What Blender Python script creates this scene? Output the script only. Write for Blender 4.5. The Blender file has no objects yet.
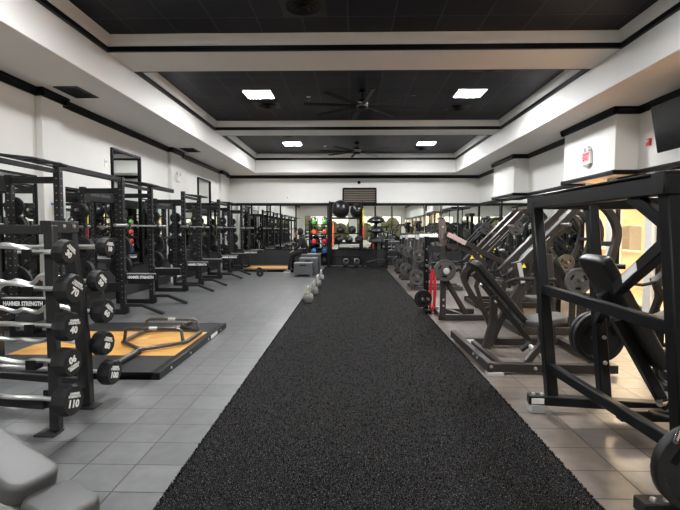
import bpy, bmesh, math, random
from mathutils import Vector, Matrix, Quaternion
random.seed(11)
R = math.radians
scn = bpy.context.scene
COL = scn.collection
V = Vector

# ------------------------------------------------------------------ camera
CAM_H, FPX = 1.5, 470.0
PITCH, YAW, ROLL = 3.05, 1.34, 0.08
rotm = Matrix.Rotation(R(YAW), 3, 'Z') @ Matrix.Rotation(R(90 - PITCH), 3, 'X') @ Matrix.Rotation(R(ROLL), 3, 'Z')
cd = bpy.data.cameras.new('camera'); cam = bpy.data.objects.new('camera', cd); COL.objects.link(cam)
cam.matrix_world = Matrix.Translation((0, 0, CAM_H)) @ rotm.to_4x4()
cd.sensor_width = 36; cd.lens = FPX / 680 * 36; cd.clip_start = 0.02; cd.clip_end = 200
scn.camera = cam
def ray(u, v):
    return rotm @ V(((u - 340) / FPX, -(v - 255) / FPX, -1))
def P(u, v, Y):
    d = ray(u, v); return V((0, 0, CAM_H)) + d * (Y / d.y)
def PX(u, v, X):
    d = ray(u, v); return V((0, 0, CAM_H)) + d * (X / d.x)
def F(u, v, z=0.0):
    d = ray(u, v); return V((0, 0, CAM_H)) + d * ((z - CAM_H) / d.z)

# ------------------------------------------------------------------ materials
def mat(name, col, rough=0.5, metal=0.0, spec=0.5, emit=None, es=0.0, noise=0.0, nscale=40, bump=0.0, bscale=200, coat=0.0):
    m = bpy.data.materials.new(name); m.use_nodes = True
    nt = m.node_tree; b = nt.nodes['Principled BSDF']
    b.inputs['Base Color'].default_value = (*col, 1); b.inputs['Roughness'].default_value = rough
    b.inputs['Metallic'].default_value = metal; b.inputs['Specular IOR Level'].default_value = spec
    if coat: b.inputs['Coat Weight'].default_value = coat
    if emit: b.inputs['Emission Color'].default_value = (*emit, 1); b.inputs['Emission Strength'].default_value = es
    tc = nt.nodes.new('ShaderNodeTexCoord')
    if noise:
        n = nt.nodes.new('ShaderNodeTexNoise'); n.inputs['Scale'].default_value = nscale; n.inputs['Detail'].default_value = 4
        nt.links.new(tc.outputs['Object'], n.inputs['Vector'])
        mx = nt.nodes.new('ShaderNodeMix'); mx.data_type = 'RGBA'
        mx.inputs[6].default_value = (*[c * (1 - noise) for c in col], 1)
        mx.inputs[7].default_value = (*[min(1, c * (1 + noise)) for c in col], 1)
        nt.links.new(n.outputs['Fac'], mx.inputs[0]); nt.links.new(mx.outputs[2], b.inputs['Base Color'])
    if bump:
        n2 = nt.nodes.new('ShaderNodeTexNoise'); n2.inputs['Scale'].default_value = bscale; n2.inputs['Detail'].default_value = 2
        nt.links.new(tc.outputs['Object'], n2.inputs['Vector'])
        bp = nt.nodes.new('ShaderNodeBump'); bp.inputs['Strength'].default_value = bump; bp.inputs['Distance'].default_value = 0.003
        nt.links.new(n2.outputs['Fac'], bp.inputs['Height']); nt.links.new(bp.outputs[0], b.inputs['Normal'])
    return m
def brick(name, c1, c2, mortar, size, ox, oy, rough=0.5, msize=0.012, axes='XY', spec=0.5, noise=0.1, rough_var=0.0):
    m = bpy.data.materials.new(name); m.use_nodes = True
    nt = m.node_tree; b = nt.nodes['Principled BSDF']; L = nt.links.new
    g = nt.nodes.new('ShaderNodeNewGeometry'); mp = nt.nodes.new('ShaderNodeMapping'); mp.vector_type = 'POINT'
    mp.inputs['Location'].default_value = (-ox / size, -oy / size, 0); mp.inputs['Scale'].default_value = (1 / size,) * 3
    L(g.outputs['Position'], mp.inputs['Vector'])
    bt = nt.nodes.new('ShaderNodeTexBrick'); bt.offset = 0; bt.squash = 1
    bt.inputs['Scale'].default_value = 1; bt.inputs['Mortar Size'].default_value = msize; bt.inputs['Mortar Smooth'].default_value = 0.3
    bt.inputs['Brick Width'].default_value = 1; bt.inputs['Row Height'].default_value = 1; bt.inputs['Bias'].default_value = 0
    bt.inputs['Color1'].default_value = (*c1, 1); bt.inputs['Color2'].default_value = (*c2, 1); bt.inputs['Mortar'].default_value = (*mortar, 1)
    L(mp.outputs[0], bt.inputs['Vector'])
    n = nt.nodes.new('ShaderNodeTexNoise'); n.inputs['Scale'].default_value = 9; n.inputs['Detail'].default_value = 5
    L(g.outputs['Position'], n.inputs['Vector'])
    mr = nt.nodes.new('ShaderNodeMapRange'); mr.inputs[1].default_value = 0.3; mr.inputs[2].default_value = 0.7
    mr.inputs[3].default_value = 1 - noise; mr.inputs[4].default_value = 1 + noise; L(n.outputs['Fac'], mr.inputs[0])
    vm = nt.nodes.new('ShaderNodeVectorMath'); vm.operation = 'SCALE'; L(bt.outputs['Color'], vm.inputs[0]); L(mr.outputs[0], vm.inputs['Scale'])
    L(vm.outputs[0], b.inputs['Base Color']); b.inputs['Roughness'].default_value = rough; b.inputs['Specular IOR Level'].default_value = spec
    bp = nt.nodes.new('ShaderNodeBump'); bp.inputs['Strength'].default_value = 0.4; bp.inputs['Distance'].default_value = 0.003; bp.invert = True
    L(bt.outputs['Fac'], bp.inputs['Height']); L(bp.outputs[0], b.inputs['Normal'])
    return m
M = {}
M['wall'] = mat('wall_paint', (0.72, 0.71, 0.68), 0.6, noise=0.03, nscale=3, bump=0.1, bscale=120)
M['soffit'] = mat('soffit_paint', (0.70, 0.685, 0.66), 0.6, noise=0.02, nscale=2)
M['trim'] = mat('black_trim_paint', (0.004, 0.004, 0.005), 0.4, spec=0.15)
M['base'] = mat('black_base_panel', (0.014, 0.014, 0.015), 0.6)
M['tile'] = brick('floor_tile', (0.098, 0.099, 0.099), (0.130, 0.1315, 0.1315), (0.020, 0.022, 0.022), 0.3116, -1.369, 3.208, rough=0.30, spec=0.6, msize=0.018, noise=0.16)
M['tile_warm_spill'] = brick('floor_tile_with_warm_spill', (0.108, 0.090, 0.078), (0.146, 0.123, 0.107), (0.012, 0.011, 0.010), 0.3116, -1.45, 3.208, rough=0.36, spec=0.5, msize=0.02, noise=0.2)  # brownish tile tone, with warm annex light spill partly put into its colour
M['ceil'] = brick('ceiling_tile', (0.0028, 0.0028, 0.006), (0.013, 0.013, 0.020), (0.055, 0.055, 0.062), 0.66, -0.05, 0.28, rough=0.5, spec=0.2, msize=0.014, noise=0.15)
M['steel'] = mat('black_powder_steel', (0.0075, 0.0075, 0.008), 0.40, spec=0.2, noise=0.15, nscale=30)
M['steel_grey'] = mat('dark_grey_powder_steel', (0.022, 0.022, 0.022), 0.42, spec=0.25, noise=0.1, nscale=30)
M['racksteel'] = mat('charcoal_rack_steel', (0.014, 0.014, 0.0145), 0.42, spec=0.25, noise=0.15, nscale=30)
M['bronze'] = mat('bronze_powder_steel', (0.030, 0.025, 0.0225), 0.38, spec=0.3, noise=0.1, nscale=30)
M['silver'] = mat('silver_powder_steel', (0.42, 0.42, 0.41), 0.4, noise=0.05)
M['dot'] = mat('hole_marking', (0.22, 0.22, 0.22), 0.5)
M['chrome'] = mat('polished_chrome', (0.75, 0.75, 0.76), 0.18, 1.0)
M['curlchrome'] = mat('satin_chrome', (0.80, 0.80, 0.80), 0.34, 1.0)
M['bar'] = mat('bar_steel', (0.42, 0.41, 0.4), 0.32, 1.0)
M['dbar'] = mat('dark_bar_steel', (0.10, 0.095, 0.09), 0.38, 0.9)
M['bolt'] = mat('zinc_bolt', (0.75, 0.74, 0.72), 0.3, 1.0)
M['rubber'] = mat('black_rubber', (0.013, 0.013, 0.0135), 0.55, spec=0.3, noise=0.2, nscale=60, bump=0.1)
M['plate'] = mat('black_iron_plate', (0.013, 0.013, 0.0135), 0.45, spec=0.3, noise=0.15, nscale=25)
M['gplate'] = mat('grey_iron_plate', (0.085, 0.082, 0.078), 0.45, 0.3, noise=0.15, nscale=25)
M['vinyl'] = mat('black_vinyl', (0.010, 0.0098, 0.0098), 0.38, spec=0.4, bump=0.12, bscale=300)
M['gvinyl'] = mat('grey_vinyl', (0.058, 0.057, 0.056), 0.5, bump=0.15, bscale=300, noise=0.05)
M['white'] = mat('white_print', (0.8, 0.8, 0.78), 0.5)
M['wplastic'] = mat('white_plastic', (0.78, 0.78, 0.76), 0.4)
M['gplastic'] = mat('grey_plastic', (0.35, 0.35, 0.35), 0.5)
M['screen'] = mat('dark_screen', (0.008, 0.008, 0.010), 0.15)
M['red'] = mat('red_plastic', (0.55, 0.03, 0.03), 0.4)
M['pinkface'] = mat('exit_face_glow_tint', (0.85, 0.40, 0.45), 0.4)  # pink paints the red letters' glow bleeding over the sign face
M['exitred'] = mat('exit_sign_red', (0.75, 0.008, 0.03), 0.4, emit=(1.0, 0.01, 0.05), es=0.08)
M['lamp'] = mat('led_panel_diffuser', (0.9, 0.9, 0.9), 0.5, emit=(0.975, 0.985, 1.0), es=66)
M['warm'] = mat('warm_tube_diffuser', (0.9, 0.85, 0.7), 0.5, emit=(1.0, 0.75, 0.47), es=85)
M['cream'] = mat('cream_paint', (0.70, 0.64, 0.52), 0.6, noise=0.03, nscale=3)
M['tan'] = mat('tan_floor', (0.42, 0.27, 0.16), 0.6, noise=0.1, nscale=8)
M['green'] = mat('green_vinyl', (0.12, 0.55, 0.10), 0.4)
M['orange'] = mat('orange_red_vinyl', (0.85, 0.13, 0.05), 0.4)
M['redv'] = mat('red_vinyl', (0.70, 0.03, 0.05), 0.4)
M['blue'] = mat('blue_vinyl', (0.05, 0.17, 0.48), 0.4)
M['yellow'] = mat('yellow_rubber', (0.85, 0.68, 0.03), 0.5)
M['orangeband'] = mat('orange_rubber', (0.85, 0.22, 0.08), 0.5)
M['pink'] = mat('faded_pink_label', (0.50, 0.36, 0.34), 0.5)
M['bronzelight'] = mat('worn_pinkish_bronze', (0.16, 0.115, 0.105), 0.45)
M['rowsteel'] = mat('silver_grey_row_steel', (0.055, 0.055, 0.054), 0.4, spec=0.4, noise=0.15)
M['kettle'] = mat('worn_grey_iron', (0.17, 0.168, 0.16), 0.55, noise=0.25, nscale=25)
M['chalk'] = mat('chalky_white_handle', (0.38, 0.375, 0.355), 0.6, noise=0.45, nscale=60)
M['plyotop'] = mat('grey_plyo_top', (0.17, 0.172, 0.175), 0.5)
M['plyo'] = mat('grey_plyo_plastic', (0.075, 0.077, 0.08), 0.55, noise=0.15, nscale=15)
M['ball'] = mat('black_ball_rubber', (0.012, 0.012, 0.013), 0.28)
M['skin'] = mat('skin', (0.55, 0.33, 0.24), 0.55)
M['cloth'] = mat('black_cotton', (0.010, 0.010, 0.012), 0.85, bump=0.2, bscale=150)
M['shoe'] = mat('grey_shoe', (0.45, 0.44, 0.43), 0.6)
M['slat'] = mat('grey_brown_slats', (0.15, 0.125, 0.105), 0.5)
M['outside'] = mat('hedge_green', (0.10, 0.10, 0.05), 0.8, noise=0.5, nscale=2)
def wood_mat():
    m = bpy.data.materials.new('oak_planks'); m.use_nodes = True; nt = m.node_tree; b = nt.nodes['Principled BSDF']; L = nt.links.new
    g = nt.nodes.new('ShaderNodeNewGeometry'); mp = nt.nodes.new('ShaderNodeMapping')
    mp.inputs['Scale'].default_value = (1.2, 11, 8); L(g.outputs['Position'], mp.inputs['Vector'])
    n = nt.nodes.new('ShaderNodeTexNoise'); n.inputs['Scale'].default_value = 3; n.inputs['Detail'].default_value = 6; n.inputs['Distortion'].default_value = 0.6
    L(mp.outputs[0], n.inputs['Vector'])
    cr = nt.nodes.new('ShaderNodeValToRGB'); cr.color_ramp.elements[0].color = (0.54, 0.25, 0.055, 1); cr.color_ramp.elements[1].color = (0.83, 0.47, 0.14, 1)
    cr.color_ramp.elements[0].position = 0.3; cr.color_ramp.elements[1].position = 0.7
    L(n.outputs['Fac'], cr.inputs[0])
    bt = nt.nodes.new('ShaderNodeTexBrick'); bt.inputs['Scale'].default_value = 1; bt.inputs['Brick Width'].default_value = 0.9; bt.inputs['Row Height'].default_value = 0.075
    bt.inputs['Mortar Size'].default_value = 0.002; bt.inputs['Color1'].default_value = (1, 1, 1, 1); bt.inputs['Color2'].default_value = (0.8, 0.78, 0.74, 1); bt.inputs['Mortar'].default_value = (0.4, 0.33, 0.25, 1)
    L(g.outputs['Position'], bt.inputs['Vector'])
    mx = nt.nodes.new('ShaderNodeMix'); mx.data_type = 'RGBA'; mx.blend_type = 'MULTIPLY'; mx.inputs[0].default_value = 1
    L(cr.outputs[0], mx.inputs[6]); L(bt.outputs[0], mx.inputs[7]); L(mx.outputs[2], b.inputs['Base Color']); b.inputs['Roughness'].default_value = 0.35
    return m
M['wood'] = wood_mat()
def turf_mat():
    m = bpy.data.materials.new('speckled_black_turf'); m.use_nodes = True; nt = m.node_tree; b = nt.nodes['Principled BSDF']; L = nt.links.new
    g = nt.nodes.new('ShaderNodeNewGeometry')
    n = nt.nodes.new('ShaderNodeTexNoise'); n.inputs['Scale'].default_value = 150; n.inputs['Detail'].default_value = 3; n.inputs['Roughness'].default_value = 0.7
    L(g.outputs['Position'], n.inputs['Vector'])
    cr = nt.nodes.new('ShaderNodeValToRGB'); e = cr.color_ramp.elements
    e[0].position = 0.56; e[0].color = (0.0015, 0.0015, 0.0015, 1); e[1].position = 0.70; e[1].color = (0.20, 0.185, 0.18, 1)
    L(n.outputs['Fac'], cr.inputs[0])
    n2 = nt.nodes.new('ShaderNodeTexNoise'); n2.inputs['Scale'].default_value = 85; n2.inputs['Detail'].default_value = 2; L(g.outputs['Position'], n2.inputs['Vector'])
    mr = nt.nodes.new('ShaderNodeMapRange'); mr.inputs[1].default_value = .40; mr.inputs[2].default_value = .66; mr.inputs[3].default_value = .25; mr.inputs[4].default_value = 1.9; L(n2.outputs['Fac'], mr.inputs[0])
    vm = nt.nodes.new('ShaderNodeVectorMath'); vm.operation = 'SCALE'; L(cr.outputs[0], vm.inputs[0]); L(mr.outputs[0], vm.inputs['Scale']); L(vm.outputs[0], b.inputs['Base Color'])
    b.inputs['Roughness'].default_value = 0.8; b.inputs['Specular IOR Level'].default_value = 0.08
    return m
M['turf'] = turf_mat()
def mirror_mat():
    m = bpy.data.materials.new('mirror_glass'); m.use_nodes = True; b = m.node_tree.nodes['Principled BSDF']
    b.inputs['Base Color'].default_value = (0.80, 0.83, 0.81, 1); b.inputs['Metallic'].default_value = 1; b.inputs['Roughness'].default_value = 0.015
    return m
M['mirror'] = mirror_mat()
def glass_mat():
    m = bpy.data.materials.new('clear_glazing'); m.use_nodes = True; nt = m.node_tree
    nt.nodes.remove(nt.nodes['Principled BSDF']); o = nt.nodes['Material Output']
    t = nt.nodes.new('ShaderNodeBsdfTransparent'); t.inputs[0].default_value = (0.95, 0.97, 0.96, 1)
    gl = nt.nodes.new('ShaderNodeBsdfGlossy'); gl.inputs['Roughness'].default_value = 0.02
    mx = nt.nodes.new('ShaderNodeMixShader'); lw = nt.nodes.new('ShaderNodeLayerWeight'); lw.inputs[0].default_value = .5; pw = nt.nodes.new('ShaderNodeMath'); pw.operation = 'POWER'; pw.inputs[1].default_value = 5; nt.links.new(lw.outputs['Facing'], pw.inputs[0]); fr = nt.nodes.new('ShaderNodeMath'); fr.operation = 'MULTIPLY_ADD'; fr.inputs[1].default_value = .6; fr.inputs[2].default_value = .035; nt.links.new(pw.outputs[0], fr.inputs[0])
    nt.links.new(fr.outputs[0], mx.inputs[0]); nt.links.new(t.outputs[0], mx.inputs[1]); nt.links.new(gl.outputs[0], mx.inputs[2]); nt.links.new(mx.outputs[0], o.inputs[0])
    return m
M['glass'] = glass_mat()

# ------------------------------------------------------------------ mesh builder
def catmull(pts, n=5):
    pts = [V(p) for p in pts]
    if len(pts) < 3 or n < 2: return pts
    out = []
    for i in range(len(pts) - 1):
        p0 = pts[i - 1] if i else pts[i] * 2 - pts[i + 1]; p1 = pts[i]; p2 = pts[i + 1]; p3 = pts[i + 2] if i + 2 < len(pts) else p2 * 2 - p1
        for k in range(n):
            t = k / n
            out.append(0.5 * ((2 * p1) + (p2 - p0) * t + (2 * p0 - 5 * p1 + 4 * p2 - p3) * t * t + (3 * p1 - p0 - 3 * p2 + p3) * t ** 3))
    out.append(pts[-1]); return out
class MB:
    def __init__(s): s.v = []; s.f = []; s.mi = []
    def add(s, vs, fs, mi=0):
        o = len(s.v); s.v += [V(v) for v in vs]; s.f += [[o + i for i in f] for f in fs]; s.mi += [mi] * len(fs); return s
    def box(s, c, d, rot=None, mi=0, taper=1.0):
        c = V(c); h = V(d) / 2; vs = []
        for z in (-1, 1):
            for y in (-1, 1):
                for x in (-1, 1):
                    t = taper if z > 0 else 1
                    p = V((x * h.x * t, y * h.y * t, z * h.z)); p = rot @ p if rot else p; vs.append(c + p)
        return s.add(vs, [(0, 2, 3, 1), (4, 5, 7, 6), (0, 1, 5, 4), (2, 6, 7, 3), (0, 4, 6, 2), (1, 3, 7, 5)], mi)
    def bx(s, x0, x1, y0, y1, z0, z1, mi=0):
        return s.box(((x0 + x1) / 2, (y0 + y1) / 2, (z0 + z1) / 2), (abs(x1 - x0), abs(y1 - y0), abs(z1 - z0)), mi=mi)
    def beam(s, p, q, w, h, up=(0, 0, 1), mi=0):
        p = V(p); q = V(q); d = (q - p).normalized(); up = V(up)
        if abs(d.dot(up)) > 0.95: up = V((0, 1, 0)) if abs(d.y) < 0.9 else V((1, 0, 0))
        sd = d.cross(up).normalized() * w / 2; u = sd.cross(d).normalized() * h / 2
        vs = [a + sx * sd + sy * u for a in (p, q) for sx, sy in ((-1, -1), (1, -1), (1, 1), (-1, 1))]
        return s.add(vs, [(3, 2, 1, 0), (4, 5, 6, 7), (0, 1, 5, 4), (1, 2, 6, 5), (2, 3, 7, 6), (3, 0, 4, 7)], mi)
    def path(s, pts, w, h, up=(0, 0, 1), n=1, mi=0):          # rectangular tube swept along a bent path
        pts = catmull(pts, n) if n > 1 else [V(p) for p in pts]; up = V(up); vs = []; fs = []
        for i, p in enumerate(pts):
            d = (pts[min(i + 1, len(pts) - 1)] - pts[max(i - 1, 0)]).normalized()
            sd = d.cross(up)
            sd = (sd.normalized() if sd.length > 1e-4 else V((1, 0, 0))) * w / 2; u = sd.cross(d).normalized() * h / 2
            vs += [p + a * sd + b * u for a, b in ((-1, -1), (1, -1), (1, 1), (-1, 1))]
        for i in range(len(pts) - 1):
            for k in range(4): fs.append((i * 4 + k, i * 4 + (k + 1) % 4, i * 4 + 4 + (k + 1) % 4, i * 4 + 4 + k))
        e = (len(pts) - 1) * 4
        fs += [(3, 2, 1, 0), (e, e + 1, e + 2, e + 3)]
        return s.add(vs, fs, mi)
    def tube(s, pts, r, seg=8, n=1, mi=0, closed=False):
        pts = catmull(pts, n) if n > 1 else [V(p) for p in pts]; vs = []; fs = []; N = len(pts); ref = None
        for i, p in enumerate(pts):
            if closed: d = (pts[(i + 1) % N] - pts[i - 1]).normalized()
            else: d = (pts[min(i + 1, N - 1)] - pts[max(i - 1, 0)]).normalized()
            if ref is None: ref = V((0, 0, 1)) if abs(d.z) < 0.9 else V((1, 0, 0))
            a = (ref - d * ref.dot(d)).normalized(); ref = a; b = d.cross(a)
            rr = r[i] if isinstance(r, (list, tuple)) else r
            vs += [p + rr * (math.cos(2 * math.pi * k / seg) * a + math.sin(2 * math.pi * k / seg) * b) for k in range(seg)]
        for i in range(N if closed else N - 1):
            j = (i + 1) % N
            for k in range(seg): fs.append((i * seg + k, i * seg + (k + 1) % seg, j * seg + (k + 1) % seg, j * seg + k))
        if not closed: fs += [tuple(reversed(range(seg))), tuple((N - 1) * seg + k for k in range(seg))]
        return s.add(vs, fs, mi)
    def cyl(s, p, q, r, r2=None, seg=14, mi=0):
        return s.tube([p, q], [r, r if r2 is None else r2], seg, mi=mi)
    def lathe(s, prof, c=(0, 0, 0), axis=(0, 0, 1), seg=24, mi=0, closed=False):      # prof: (radius, height) list
        ax = V(axis).normalized(); q = V((0, 0, 1)).rotation_difference(ax); c = V(c); vs = []; fs = []; n = len(prof)
        for (r, h) in prof:
            for k in range(seg):
                a = 2 * math.pi * k / seg; vs.append(c + q @ V((r * math.cos(a), r * math.sin(a), h)))
        for i in range(n if closed else n - 1):
            j = (i + 1) % n
            for k in range(seg): fs.append((i * seg + k, i * seg + (k + 1) % seg, j * seg + (k + 1) % seg, j * seg + k))
        if not closed:
            if prof[0][0] > 1e-5: fs.append(tuple(reversed(range(seg))))
            if prof[-1][0] > 1e-5: fs.append(tuple((n - 1) * seg + k for k in range(seg)))
        return s.add(vs, fs, mi)
    def ball(s, c, r, seg=24, rings=14, mi=0):
        sc = V((r, r, r)) if not hasattr(r, '__len__') else V(r); c = V(c); vs = []; fs = []
        for i in range(rings + 1):
            t = math.pi * i / rings
            for k in range(seg):
                a = 2 * math.pi * k / seg; vs.append(c + V((sc.x * math.sin(t) * math.cos(a), sc.y * math.sin(t) * math.sin(a), sc.z * math.cos(t))))
        for i in range(rings):
            for k in range(seg): fs.append((i * seg + k, (i + 1) * seg + k, (i + 1) * seg + (k + 1) % seg, i * seg + (k + 1) % seg))
        return s.add(vs, fs, mi)
    def prism(s, poly, p, ex, ey, ez, mi=0):                   # 2D polygon in plane (ex,ey) extruded along ez vector
        p = V(p); ex = V(ex); ey = V(ey); ez = V(ez); n = len(poly)
        vs = [p + a * ex + b * ey for a, b in poly] + [p + a * ex + b * ey + ez for a, b in poly]
        fs = [tuple(reversed(range(n))), tuple(range(n, 2 * n))] + [(i, (i + 1) % n, n + (i + 1) % n, n + i) for i in range(n)]
        return s.add(vs, fs, mi)
    def build(s, name, m, parent=None, bevel=0.0, world=False, seg=1, loc=None, sharp=38):
        me = bpy.data.meshes.new(name)
        off = V(parent.location) if (world and parent) else (V(loc) if loc is not None else V((0, 0, 0)))
        bm = bmesh.new(); vv = [bm.verts.new(v - off) for v in s.v]
        for f, mi in zip(s.f, s.mi):
            try: ff = bm.faces.new([vv[i] for i in f]); ff.material_index = mi; ff.smooth = True
            except ValueError: pass
        bmesh.ops.remove_doubles(bm, verts=bm.verts, dist=1e-6)
        bmesh.ops.recalc_face_normals(bm, faces=bm.faces)
        if bevel:
            es = [e for e in bm.edges if len(e.link_faces) == 2 and e.calc_face_angle(0) > 0.7]
            bmesh.ops.bevel(bm, geom=es, offset=bevel, segments=seg, profile=0.6, affect='EDGES', clamp_overlap=True)
            for f in bm.faces: f.smooth = True
        bm.to_mesh(me); bm.free()
        for mm in (m if isinstance(m, (list, tuple)) else [m]): me.materials.append(M[mm] if isinstance(mm, str) else mm)
        me.set_sharp_from_angle(angle=R(sharp))
        o = bpy.data.objects.new(name, me); COL.objects.link(o)
        if parent: o.parent = parent
        elif loc is not None: o.location = loc
        return o
def tag(o, label, cat, group=None):
    o['label'] = label; o['category'] = cat
    if group: o['group'] = group
    return o
def thing(name, label, cat, loc=(0, 0, 0), rz=0.0, group=None):
    o = bpy.data.objects.new(name, None); COL.objects.link(o); o.location = loc; o.rotation_euler = (0, 0, rz); o.empty_display_size = 0.1
    return tag(o, label, cat, group)
def struct(name, mb, m, bevel=0.0):
    o = mb.build(name, m, None, bevel); o['kind'] = 'structure'; return o
def dup(root, loc=None, rz=None, label=None, group=None):
    r = root.copy(); COL.objects.link(r)
    if loc is not None: r.location = loc
    if rz is not None: r.rotation_euler = (r.rotation_euler.x, r.rotation_euler.y, rz)
    if label: r['label'] = label
    if group: r['group'] = group
    for ch in list(root.children):
        c = ch.copy(); COL.objects.link(c); c.parent = r
        for g in list(ch.children):
            d = g.copy(); COL.objects.link(d); d.parent = c
    return r
_txt = {}
def text(name, s, size, m, parent, loc, ex, ey, extrude=0.0006, stretch=1.0, bold=0.0):   # lettering lying in plane (ex right, ey up)
    key = (s, size, extrude, bold)
    if key not in _txt:
        c = bpy.data.curves.new('t', 'FONT'); c.body = s; c.size = size; c.align_x = 'CENTER'; c.align_y = 'CENTER'; c.extrude = extrude; c.offset = bold; c.resolution_u = 2
        c.space_line = 0.85
        t = bpy.data.objects.new('t', c); COL.objects.link(t); bpy.context.view_layer.update()
        me = bpy.data.meshes.new_from_object(t.evaluated_get(bpy.context.evaluated_depsgraph_get())); bpy.data.objects.remove(t); _txt[key] = me
    me = _txt[key].copy(); me.materials.clear(); me.materials.append(M[m])
    ex = V(ex).normalized(); ey = V(ey).normalized(); ez = ex.cross(ey)
    mt = Matrix((ex * stretch, ey, ez)).transposed().to_4x4(); mt.translation = V(loc)
    me.transform(mt)
    o = bpy.data.objects.new(name, me); COL.objects.link(o); o.parent = parent; return o

# ------------------------------------------------------------------ room shell
XL, XR, YB, YF = -5.15, 5.4, 20.0, -7.0
ZS, ZB, ZC = 3.8, 4.3, 4.54          # soffit underside, beam underside, ceiling
SL, SR, SY = -3.87, 4.17, 19.0        # soffit faces
ZU = 2.58                            # underside of the bulkhead on the right
struct('floor', MB().bx(XL - .2, .2, YF, YB, -0.1, 0), 'tile')
struct('floor_press_area', MB().bx(.2, XR + .2, YF, YB, -0.1, 0), 'tile_warm_spill')
struct('wall_left', MB().bx(XL - .2, XL, YF, YB, 0, ZC + .1), 'wall')
wb = MB().bx(XL, XR + .2, YB, YB + .2, 0, ZC + .1)
struct('wall_back', wb, 'wall')
struct('wall_right', MB().bx(XR, XR + .2, YF, YB, ZU, ZC + .1).bx(XR, XR + .2, 11.0, YB, 0, ZU), 'wall')
wf = MB().bx(XL, XR, YF - .2, YF, 2.9, ZC + .1).bx(XL, XR, YF - .2, YF, 0, .5)
for a, b in ((XL, -4.6), (-2.6, -2.2), (-.2, .6), (2.6, 3.0), (5.0, XR)): wf.bx(a, b, YF - .2, YF, .5, 2.9)
struct('wall_front', wf, 'wall')
n = 0
for a, b in ((-4.6, -2.6), (-2.2, -.2), (.6, 2.6), (3.0, 5.0)):
    n += 1
    w = MB(); 
    for z in (.52, 2.0, 2.88): w.bx(a, b, YF - .12, YF - .06, z - .03, z + .03)
    for x in (a + .03, (a + b) / 2, b - .03): w.bx(x - .03, x + .03, YF - .12, YF - .06, .5, 2.9)
    struct('window_%d' % (n + 4), w, 'trim')
for Y0, Y1 in ((7.66, 8.24), (13.2, 14.0), (18.3, 19.0)):
    struct('wall_left_pilaster', MB().bx(XL, XL + .1, Y0, Y1, 0, ZS), 'wall', 0.004)
for Y0, Y1 in ((9.05, 11.17), (14.54, 16.6)):
    struct('wall_right_bulkhead', MB().bx(4.96, XR, Y0, Y1, ZU, ZS), 'wall', 0.006)
struct('ceiling', MB().bx(SL - .1, SR + .1, YF, SY + .1, ZC, ZC + .1), 'ceil')
struct('ceiling_soffit_left', MB().bx(XL, SL, YF, YB, ZS, ZC), 'soffit', 0.006)
struct('ceiling_soffit_right', MB().bx(SR, XR + .2, YF, YB, ZS, ZC), 'soffit', 0.006)
struct('ceiling_soffit_back', MB().bx(SL, SR, SY, YB, ZS, ZC), 'soffit', 0.006)
beams = [(7.52, 8.42), (13.35, 14.1)]
for a, b in beams: struct('ceiling_beam', MB().bx(SL, SR, a, b, ZB, ZC), 'soffit', 0.004)
struct('ceiling_beam', MB().bx(SL, SR, .9, 1.6, ZB, ZC), 'soffit', 0.004)
bays = [(YF, .9), (1.6, 7.52), (8.42, 13.35), (14.1, SY)]
k = 0
for a, b in bays:
    k += 1
    t = MB()
    for z0, z1, d in ((ZB, ZB + .05, .05), (ZB + .05, ZB + .085, .03)):
        t.bx(SL, SL + d, a, b, z0, z1).bx(SR - d, SR, a, b, z0, z1).bx(SL, SR, a, a + d, z0, z1).bx(SL, SR, b - d, b, z0, z1)
    struct('trim_%d' % k, t, 'trim')
    k += 1
    t = MB()
    pr = [(0, ZB + .085), (.02, ZB + .085), (.05, ZB + .11), (.07, ZB + .17), (.11, ZC), (0, ZC)]
    t.prism(pr, (SL, a, 0), (1, 0, 0), (0, 0, 1), (0, b - a, 0)).prism(pr, (SR, a, 0), (-1, 0, 0), (0, 0, 1), (0, b - a, 0))
    t.prism(pr, (SL, a, 0), (0, 1, 0), (0, 0, 1), (SR - SL, 0, 0)).prism(pr, (SL, b, 0), (0, -1, 0), (0, 0, 1), (SR - SL, 0, 0))
    struct('trim_%d' % k, t, 'soffit')
# black crown along the walls
cp = [(0, ZS - .125), (.025, ZS - .125), (.035, ZS - .08), (.08, ZS - .035), (.08, ZS), (0, ZS)]
def crown(mb, p, q, nrm, prof=cp):
    p = V((*p, 0)); q = V((*q, 0)); mb.prism(prof, p, V((*nrm, 0)), (0, 0, 1), q - p)
t = MB(); ys = [YF, 7.66, 8.24, 13.2, 14.0, 18.3, 19.0, YB]
for i in range(7):
    o = .1 if i % 2 else 0
    crown(t, (XL + o, ys[i] - (.08 if o else 0)), (XL + o, ys[i + 1] + (.08 if o else 0)), (1, 0))
    if o:
        crown(t, (XL, ys[i]), (XL + o + .08, ys[i]), (0, -1)); crown(t, (XL, ys[i + 1]), (XL + o + .08, ys[i + 1]), (0, 1))
struct('trim_left_crown', t, 'trim')
t = MB(); crown(t, (XL, YB), (XR, YB), (0, -1)); struct('trim_back_crown', t, 'trim')
lp = [(0, ZU - .03), (.05, ZU - .03), (.05, ZU + .03), (.02, ZU + .06), (0, ZU + .06)]
t = MB(); t2 = MB()
ysr = [(YF, 9.05, XR), (9.05, 11.17, 4.96), (11.17, 14.54, XR), (14.54, 16.6, 4.96), (16.6, YB, XR)]
for a, b, x in ysr:
    e = .08 if x < 5 else 0
    crown(t, (x, a - e), (x, b + e), (-1, 0)); crown(t2, (x, a - e * .6), (x, b + e * .6), (-1, 0), lp)
    if x < 5:
        for y, s in ((a, -1), (b, 1)): crown(t, (x - .08, y), (XR, y), (0, s)); crown(t2, (x - .05, y), (XR, y), (0, s), lp)
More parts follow.
